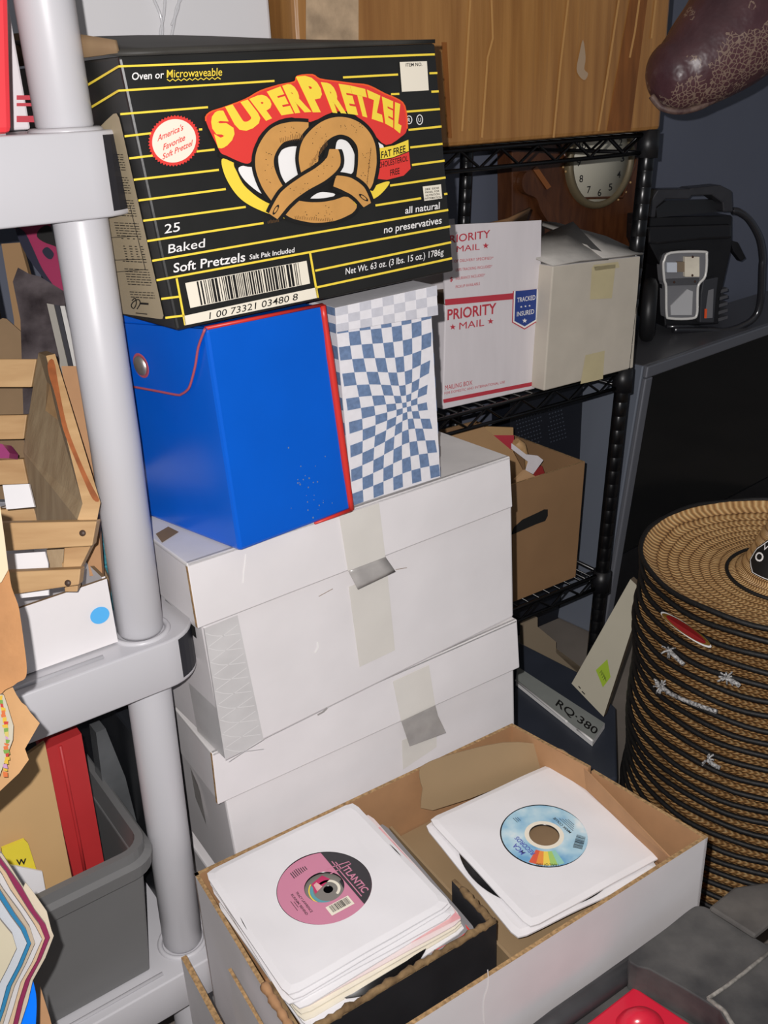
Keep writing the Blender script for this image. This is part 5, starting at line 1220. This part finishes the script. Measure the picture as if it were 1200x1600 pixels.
for px, nail in (([(-40, 818), (151, 814.5), (144, 853), (-40, 864)], (129, 833)), ([(-40, 896), (126, 889), (123, 914), (-40, 938)], (106, 911))):
    s_ = wslab(px, .685, V((0, .011, -.003)), wood)
    mb = MB(); mb.lathe([(.0001, .001), (.0024, .0008), (.0026, 0)], mbn, 12, adk(*nail, .6845), (V((1, 0, 0)), V((0, .42, .9)), V((0, -.9, .42)))); part('nail', mb, s_)
wslab([(100, 856), (142, 853), (124, 890), (98, 891)], .698, fwd, wood, 'corner_post'); wslab([(72, 858), (100, 856), (97, 895), (76, 900)], .74, fwd, wood_old, 'corner_post')
wslab([(96, 880), (124, 880), (121, 925), (101, 925)], .702, V((0, .010, 0)), wood, 'corner_post')
# odds and ends further back on the middle shelf
def card(name, px, d, m, label, cat, th=.004, ground=True, group=None, side=None, extra=None):
    pts = [ad(u, v, d) for u, v in px]; mb = MB(); mb.slab(pts, _F * th, m, side); 
    if extra: extra(mb)
    return solo(name, mb, label, cat, group)
card('paper', [(-20, 868), (70, 862), (75, 880), (76, 930), (-20, 940)], .76, paper, 'white paper lying inside the wooden rack', 'paper', .002)
card('paper', [(4, 758), (45, 756), (54, 792), (10, 796)], .80, paper, 'crumpled white paper behind the third slat of the wooden rack', 'paper', .003)
card('cardboard_piece', [(124, 925), (130, 880), (146, 853), (170, 905), (172, 960), (124, 960)], .87, kraft_dark, 'dull brown cardboard scrap behind the white tray near the post', 'cardboard', .004)
card('mesh_pouch', [(146, 832), (160, 818), (178, 880), (178, 960), (150, 960)], .89, mat('teal_mesh', (40, 112, 124), .4, noise=(420, .6)), 'teal mesh pouch squeezed behind the round post', 'pouch', .01)
card('cardboard_strip', [(96, 572), (120, 572), (146, 705), (160, 900), (140, 900)], .83, kraft, 'tan cardboard strip between the wooden rack and the round post', 'cardboard', .006)
def case_edges(mb):
    for a, b, m in (((82, 476), (105, 572), mat('clear_edge', (214, 212, 206), .15)), ((97, 478), (116, 570), mat('clear_edge', (214, 212, 206)))):
        mb.tube([ad(*a, .838), ad(*b, .838)], .0014, m, 6)
for k, (px, m, lb_) in enumerate((([(73, 474), (84, 476), (107, 575), (112, 760), (98, 760), (93, 560)], mat('clear_case', (150, 146, 138), .15), 'leftmost clear plastic case standing behind the wooden rack'), ([(85, 476), (93, 477), (114, 573), (120, 760), (113, 760), (108, 575)], mat('dark_case', (60, 60, 64), .15), 'dark plastic case between two pale ones behind the wooden rack'), ([(94, 478), (101, 478), (122, 572), (128, 760), (121, 760), (115, 573)], mat('clear_case_pale', (190, 188, 184), .15), 'pale edged plastic case nearest the round post'))):
    card('plastic_case', px, .845, m, lb_, 'plastic case', .05, group='plastic cases behind the wooden rack')
card('sleeved_cards', [(20, 440), (28, 418), (46, 428), (62, 432), (100, 455), (103, 500), (95, 580), (80, 760), (40, 760), (32, 500)], .92, mat('crinkled_film', (96, 88, 90), .12, noise=(30, 1), second=(44, 38, 40), bump=(60, .8), spec=.8), 'crinkled film sleeves of dark cards at the back of the middle shelf', 'cards', .02)
pinkm = mat('magenta_print', (150, 48, 84), .4)
def pink_extra(mb):
    f = lambda u, v: ad(u, v, .998)
    poly(mb, smooth_pts([(60, 360), (72, 352), (84, 360), (96, 388), (84, 384), (68, 378), (58, 370)], 4, True), f, ink)
    poly(mb, smooth_pts([(24, 356), (38, 362), (50, 385), (66, 420), (86, 450), (76, 444), (50, 412), (34, 385)], 4, True), f, mat('navy_print', (34, 34, 52), .5))
    poly(mb, smooth_pts([(66, 392), (74, 386), (84, 396), (80, 405), (72, 402)], 4, True), f, mat('navy_print', (34, 34, 52)))
card('printed_package', [(18, 348), (90, 344), (104, 470), (92, 455), (62, 424), (40, 388)], 1.0, pinkm, 'magenta and black printed package under the top shelf', 'package', .02, extra=pink_extra)
card('cardboard_sheet', [(2, 381), (31, 379), (44, 426), (52, 560), (60, 760), (30, 760), (22, 500)], 1.04, mat('tan_panel_board', (150, 118, 82), .75), 'tan cardboard panel standing at the back of the middle shelf', 'cardboard', .01)
card('cardboard_flap', [(-40, 520), (4, 497), (10, 498), (64, 546), (60, 575), (40, 780), (-40, 780)], .93, kraft_dark, 'dull brown cardboard flap behind the upper slats of the wooden rack', 'cardboard', .004)
card('cosmetic_box', [(-20, 690), (4, 694), (15, 708), (14, 716), (-20, 716)], .84, mat('magenta_gloss', (150, 60, 110), .3), 'small white and magenta box glimpsed through the slats', 'box', .02)
mb = MB(); c = ad(-2, 600, 1.0); mb.tube([V((c.x, c.y, zm + .003)), V((c.x, c.y, ad(-2, 372, 1.0).z))], .016, black_plastic, 20); solo('black_tube', mb, 'black tube standing at the far left of the middle shelf', 'tube')

# ---------------------------------------------------------------- lower shelf: grey tub with papers
cb_ = az(235, 1515, zl + .001); PTB = wall_pl((cb_.x, cb_.y), YS)
tub = thing('plastic_tub', 'open grey plastic tub with a thick rim on the lower shelf', 'tub', cb_ - SX * .12 + SY * .15)
ztb = PTB.at(228, 1335).z; BW, BD = .235, .30; tap = .010
a0 = V((cb_.x, cb_.y, zl + .001)) - SX * BW
def tub_corner(i, top, ins=0.0):
    s = (0, BW, BW, 0)[i]; t = (0, 0, BD, BD)[i]; e = (tap if top else 0) - ins
    sx = (-1, 1, 1, -1)[i]; ty = (-1, -1, 1, 1)[i]
    return a0 + SX * (s + sx * e) + SY * (t + ty * e) + V((0, 0, ztb - zl if top else 0))
mb = MB(); o_l = [tub_corner(i, 0) for i in range(4)]; o_h = [tub_corner(i, 1) for i in range(4)]; i_l = [tub_corner(i, 0, .004) + V((0, 0, .004)) for i in range(4)]; i_h = [tub_corner(i, 1, .004) for i in range(4)]
mb.face(list(reversed(o_l)), plastic_grey); mb.face(i_l, plastic_grey)
for i in range(4):
    j = (i + 1) % 4; mb.face([o_l[i], o_l[j], o_h[j], o_h[i]], plastic_grey); mb.face([i_l[j], i_l[i], i_h[i], i_h[j]], plastic_grey); mb.face([o_h[i], o_h[j], i_h[j], i_h[i]], plastic_grey)
part('body', mb, tub, fix=True, bevel=.004)
mb = MB()
def rrect(e, z, r=.026):
    out = []
    for i, (s, t) in enumerate(((0, 0), (BW, 0), (BW, BD), (0, BD))):
        cx, cy = s + (-1, 1, 1, -1)[i] * (e - r), t + (-1, -1, 1, 1)[i] * (e - r)
        for k in range(7):
            a = math.radians(180 + i * 90 + k * 15); out.append(a0 + SX * (cx + r * math.cos(a)) + SY * (cy + r * math.sin(a)) + V((0, 0, z - zl)))
    return out
prof = [(tap + .001, ztb - .002, .02), (tap + .012, ztb - .004, .026), (tap + .014, ztb + .010, .027), (tap + .008, ztb + .013, .024), (tap + .008, ztb + .024, .024), (tap + .001, ztb + .024, .02), (tap - .003, ztb - .001, .016)]
R = [rrect(*p) for p in prof]
for k in range(len(R) - 1):
    n = len(R[k])
    for j in range(n): mb.face([R[k][j], R[k][(j + 1) % n], R[k + 1][(j + 1) % n], R[k + 1][j]], plastic_grey, False)
part('rim', mb, tub, 'thick rolled rim', fix=True)
mb = MB(); stroke(mb, [(84, 1418), (228, 1358)], 1.0, on(PTB, .008), mat('tub_line', (90, 90, 90), .5)); stroke(mb, [(201, 1350), (203, 1375), (206, 1374), (205, 1350)], 1.2, on(PTB, .009), mat('tub_line', (90, 90, 90))); part('moulded_line', mb, tub)
def in_tub(name, px, back, m, label, cat, th, side=None, extra=None):
    pl_ = Pl(PTB.p - PTB.n * back, PTB.n); pts = [pl_.at(*p) for p in px]; mb = MB(); mb.slab(pts, -PTB.n * th, m, side)
    if extra: extra(mb, pl_)
    return solo(name, mb, label, cat)
redb = mat('red_binder_cloth', (176, 44, 46), .55, noise=(30, .04))
def bind(mb, pl_): mb.tube([pl_.at(u, v, .0005) for u, v in ((94, 1165), (108, 1235), (123, 1310), (138, 1390))], .0018, redb, 6)
in_tub('ring_binder', [(69, 1172), (127, 1146), (168, 1378), (176, 1440), (136, 1458)], .045, redb, 'red ring binder standing in the grey tub', 'binder', .03, None, bind)
in_tub('folder', [(-30, 1230), (70, 1160), (118, 1400), (128, 1470), (-30, 1510)], .036, mat('manila_board', (196, 160, 112), .7, noise=(9, .05)), 'manila cardboard folder beside the red binder in the tub', 'folder', .004)
def letters(mb, pl_): text_on(mb, 'W', on(pl_, .001), (26, 1352), (42, 1350), (-1, -9), ink, .03)
in_tub('booklet', [(3, 1326), (38, 1312), (44, 1318), (58, 1362), (70, 1440), (10, 1450)], .024, mat('yellow_cover', (226, 206, 62), .5), 'yellow booklet with a black letter at the front of the tub', 'booklet', .003, None, letters)
in_tub('paper', [(17, 1352), (66, 1362), (80, 1440), (10, 1450)], .018, paper, 'white paper in front of the yellow booklet in the tub', 'paper', .002)
# dark boxes behind the tub
Pk = Pl(PTB.p - PTB.n * .12, PTB.n)
in_tub('clear_container', [(150, 1145), (165, 1138), (196, 1215), (215, 1290), (215, 1390), (176, 1390), (165, 1260)], .10, mat('smoky_plastic', (88, 90, 92), .15, noise=(12, .4)), 'smoky grey plastic container standing at the right inside the tub', 'container', .02)
mb = MB(); q = sp(-.010, .05, zl + .002); mb.hexa(box_c(q, SX * .04, SY * .26, .24), mat('dark_box', (34, 36, 40), .4)); solo('black_case', mb, 'black case between the grey tub and the round post', 'case', bevel=.004)

# ================================================================ NEAR LEFT: TORN PAPER BAG AND MAGAZINES
def near(name, px, d, m, label, cat, th, side=None, extra=None, group=None):
    d *= 1.2; pts = [ad(u, v, d) for u, v in px]; mb = MB(); mb.slab(pts, (_F - CR * .5).normalized() * th, m, side)
    if extra: extra(mb, d)
    return solo(name, mb, label, cat, group)
bagm = mat('brown_bag_paper', (168, 120, 76), .75, noise=(40, .14), bump=(70, .4))
near('paper_sheet', [(-60, 770), (0, 790), (7, 840), (13, 890), (2, 910), (-60, 930)], .432, mat('cream_sheet', (206, 188, 158), .7, noise=(12, .05)), 'cream sheet at the left edge above the torn brown paper', 'paper', .004)
near('torn_paper_bag', smooth_pts([(-60, 880), (6, 890), (13, 888), (18, 917), (28, 944), (32, 965), (38, 1008), (42, 1044), (39, 1060), (28, 1066), (20, 1072), (8, 1078), (-4, 1086), (-60, 1100)], 3), .436, bagm, 'torn brown paper bag at the left edge over coloured pages', 'bag', .006)
near('brown_paper', [(-60, 1085), (20, 1074), (26, 1086), (34, 1098), (41, 1103), (48, 1114), (62, 1130), (39, 1170), (45, 1187), (30, 1208), (0, 1236), (-60, 1290)], .444, mat('tan_wrapping', (186, 144, 98), .75, noise=(30, .1), bump=(50, .4)), 'tan torn wrapping paper behind the coloured pages at the left edge', 'paper', .004)
def pages(mb, d):
    f = lambda u, v: ad(u, v, d - .0006); r = random.Random(4)
    for k in range(22):
        c = ((214, 60, 50), (238, 196, 60), (130, 172, 74), (210, 160, 200), (232, 120, 60), (226, 206, 110))[r.randrange(6)]; y = 1088 + k * 5.6; x = 1 + 11 * math.sin((k + 1) / 9.5); w_ = r.uniform(3, 7); h_ = r.uniform(4, 9)
        poly(mb, [(x - w_, y), (x + r.uniform(0, 4), y + r.uniform(-2, 2)), (x + r.uniform(1, 4), y + h_), (x - w_ * .8, y + h_ + r.uniform(-2, 2))], lambda u, v, k=k: ad(u, v, d - .0006 - k * .00004), mat('page_colour_%d_%d_%d' % c, tuple(int(x * .82) for x in c), .6))
near('comic_pages', [(-60, 1080), (6, 1086), (12, 1104), (21, 1134), (20, 1156), (8, 1188), (-2, 1216), (-60, 1240)], .434, mat('page_paper', (176, 168, 150), .75, noise=(40, .06)), 'pages with bright coloured edges under the torn brown bag', 'magazine', .008, None, pages)
base_o = [(-80, 1310), (2, 1334), (22, 1362), (36, 1384), (60, 1420), (76, 1442), (84, 1463), (70, 1496), (52, 1530), (42, 1564), (30, 1604), (0, 1800), (-80, 1800)]
cols = [('cream', (185, 172, 153), 'cream backed magazine, rearmost of the leaning pile at the bottom left', 0, .470), ('magenta', (126, 35, 73), 'magenta magazine second from the back of the leaning pile', 5, .464), ('peach', (188, 163, 134), 'peach coloured sheet in the leaning pile after the magenta one', 13, .458), ('pale', (185, 182, 182), 'white magazine in the middle of the leaning pile', 20, .452), ('tawny', (169, 155, 136), 'tawny paged magazine beside the blue edged one', 29, .446), ('blue', (38, 112, 152), 'blue edged magazine in the leaning pile at the bottom left', 36, .440), ('grey', (172, 176, 182), 'pale grey magazine near the front of the leaning pile', 42, .434), ('ivory', (180, 171, 148), 'ivory magazine, frontmost of the leaning pile at the left edge', 58, .428)]
for nm, c, lb_, sh, d in cols:
    r = random.Random(sh); px = [(u - sh + (r.uniform(-1.5, 1.5) if u > 0 else 0), v + sh * .3 + r.uniform(-2, 2)) for u, v in base_o]
    near('magazine', px, d, mat('magazine_' + nm, c, .55, noise=(16, .06), bump=(30, .15)), lb_, 'magazine', .004, mat('magazine_edge', (178, 170, 158), .7), None, 'leaning magazines')
near('cream_page', [(35, 1390), (40, 1379), (52, 1394), (73, 1424), (82, 1460), (66, 1447), (46, 1412)], .469, mat('cream_leaf', (190, 178, 158), .7), 'torn cream page sticking out behind the magenta magazine', 'paper', .001)
near('blue_binder', smooth_pts([(40, 1500), (52, 1534), (57, 1562), (56, 1600), (50, 1700), (10, 1800), (10, 1560)], 3), .478, mat('bright_blue_gloss', (10, 116, 240), .3), 'bright blue glossy cover behind the magazines at the bottom edge', 'binder', .006)
near('brown_board', [(64, 1545), (78, 1590), (90, 1640), (90, 1800), (60, 1800)], .52, kraft, 'brown board edge right of the blue cover at the bottom', 'board', .004)
mb = MB(); zc_ = min(ad(0, 1800, .428 * 1.2).z, ad(0, 1800, .478 * 1.2).z, ad(60, 1800, .52 * 1.2).z) - .004; c = ad(-10, 1800, .46 * 1.2)
mb.hexa(box_c(V((c.x - .16, c.y - .10, FLOOR + .001)), V((.22, 0, 0)), V((0, .2, 0)), zc_ - FLOOR - .001), kraft_dark); solo('carton', mb, 'brown carton carrying the leaning magazines at the left', 'box')

# ================================================================ NEAR RIGHT: DUSTY BLACK CASE
ZA, ZB = -.748, -.784
tc = thing('tool_case', 'dusty black plastic case with a red panel in the bottom right corner', 'case', az(1080, 1600, ZB) + V((0, 0, FLOOR + .001 - ZB)))
dk_ = [az(*p, ZB) for p in ((1002, 1503), (862, 1600), (760, 1690), (1100, 1850), (1330, 1600), (1200, 1470))]
mb = MB(); mb.slab(dk_, V((0, 0, FLOOR + .001 - ZB)), dusty_black); part('body', mb, tc, bevel=.004)
pad = smooth_pts([(984, 1503), (983, 1493), (1000, 1479), (1040, 1450), (1078, 1420), (1092, 1415), (1108, 1419), (1130, 1434), (1180, 1465)], 4) + [(1240, 1500), (1290, 1560), (1300, 1700), (1160, 1640), (1138, 1602), (1124, 1578), (1070, 1545), (1014, 1514), (996, 1510)]
mb = MB(); mb.slab([az(*p, ZA) for p in pad], V((0, 0, ZB - ZA + .0005)), dusty_black); part('pad', mb, tc, 'dusty rounded pad', bevel=.006)
mb = MB(); mb.tube([az(u, v, ZA + .001) for u, v in ((1106, 1560), (1132, 1543), (1160, 1522), (1172, 1512), (1215, 1478))], .0018, mat('dust_crust', (128, 124, 118), .9, noise=(200, .4)), 6); mb.tube([az(u, v, ZA) for u, v in ((1106, 1560), (1132, 1580), (1150, 1610))], .0022, mat('dust_crust', (128, 124, 118)), 6); part('dust_line', mb, tc, 'grey dust along the crease')
mb = MB(); mb.slab([az(*p, ZA + .010) for p in ((1107, 1417), (1147, 1385), (1215, 1375), (1300, 1440), (1240, 1440), (1204, 1444), (1180, 1463))], V((0, 0, -.006)), mat('dusty_flap', (96, 92, 88), .6, noise=(16, 1), second=(40, 40, 42))); part('flap', mb, tc, bevel=.003)
mb = MB(); mb.tube([az(u, v, ZB + .008) for u, v in ((998, 1504), (940, 1546), (872, 1594), (800, 1650))], .010, mat('black_bar', (54, 54, 56), .5, noise=(40, .2)), 10); part('edge_bar', mb, tc)
redg = mat('red_gloss_panel', (206, 34, 58), .22)
mb = MB(); mb.slab([az(*p, ZB + .006) for p in ((991, 1541), (905, 1608), (830, 1680), (1080, 1760), (1150, 1660), (1083, 1602))], V((0, 0, -.0055)), redg); rp = part('red_panel', mb, tc, 'glossy red panel', bevel=.002)
c = az(1000, 1600, ZB + .006); mb = MB(); mb.lathe([(.0001, .016), (.006, .0155), (.013, .012), (.019, .006), (.022, 0)], redg, 32, c, (V((1, 0, 0)), V((0, .7, 0)), V((0, 0, 1)))); part('raised_knob', mb, rp)
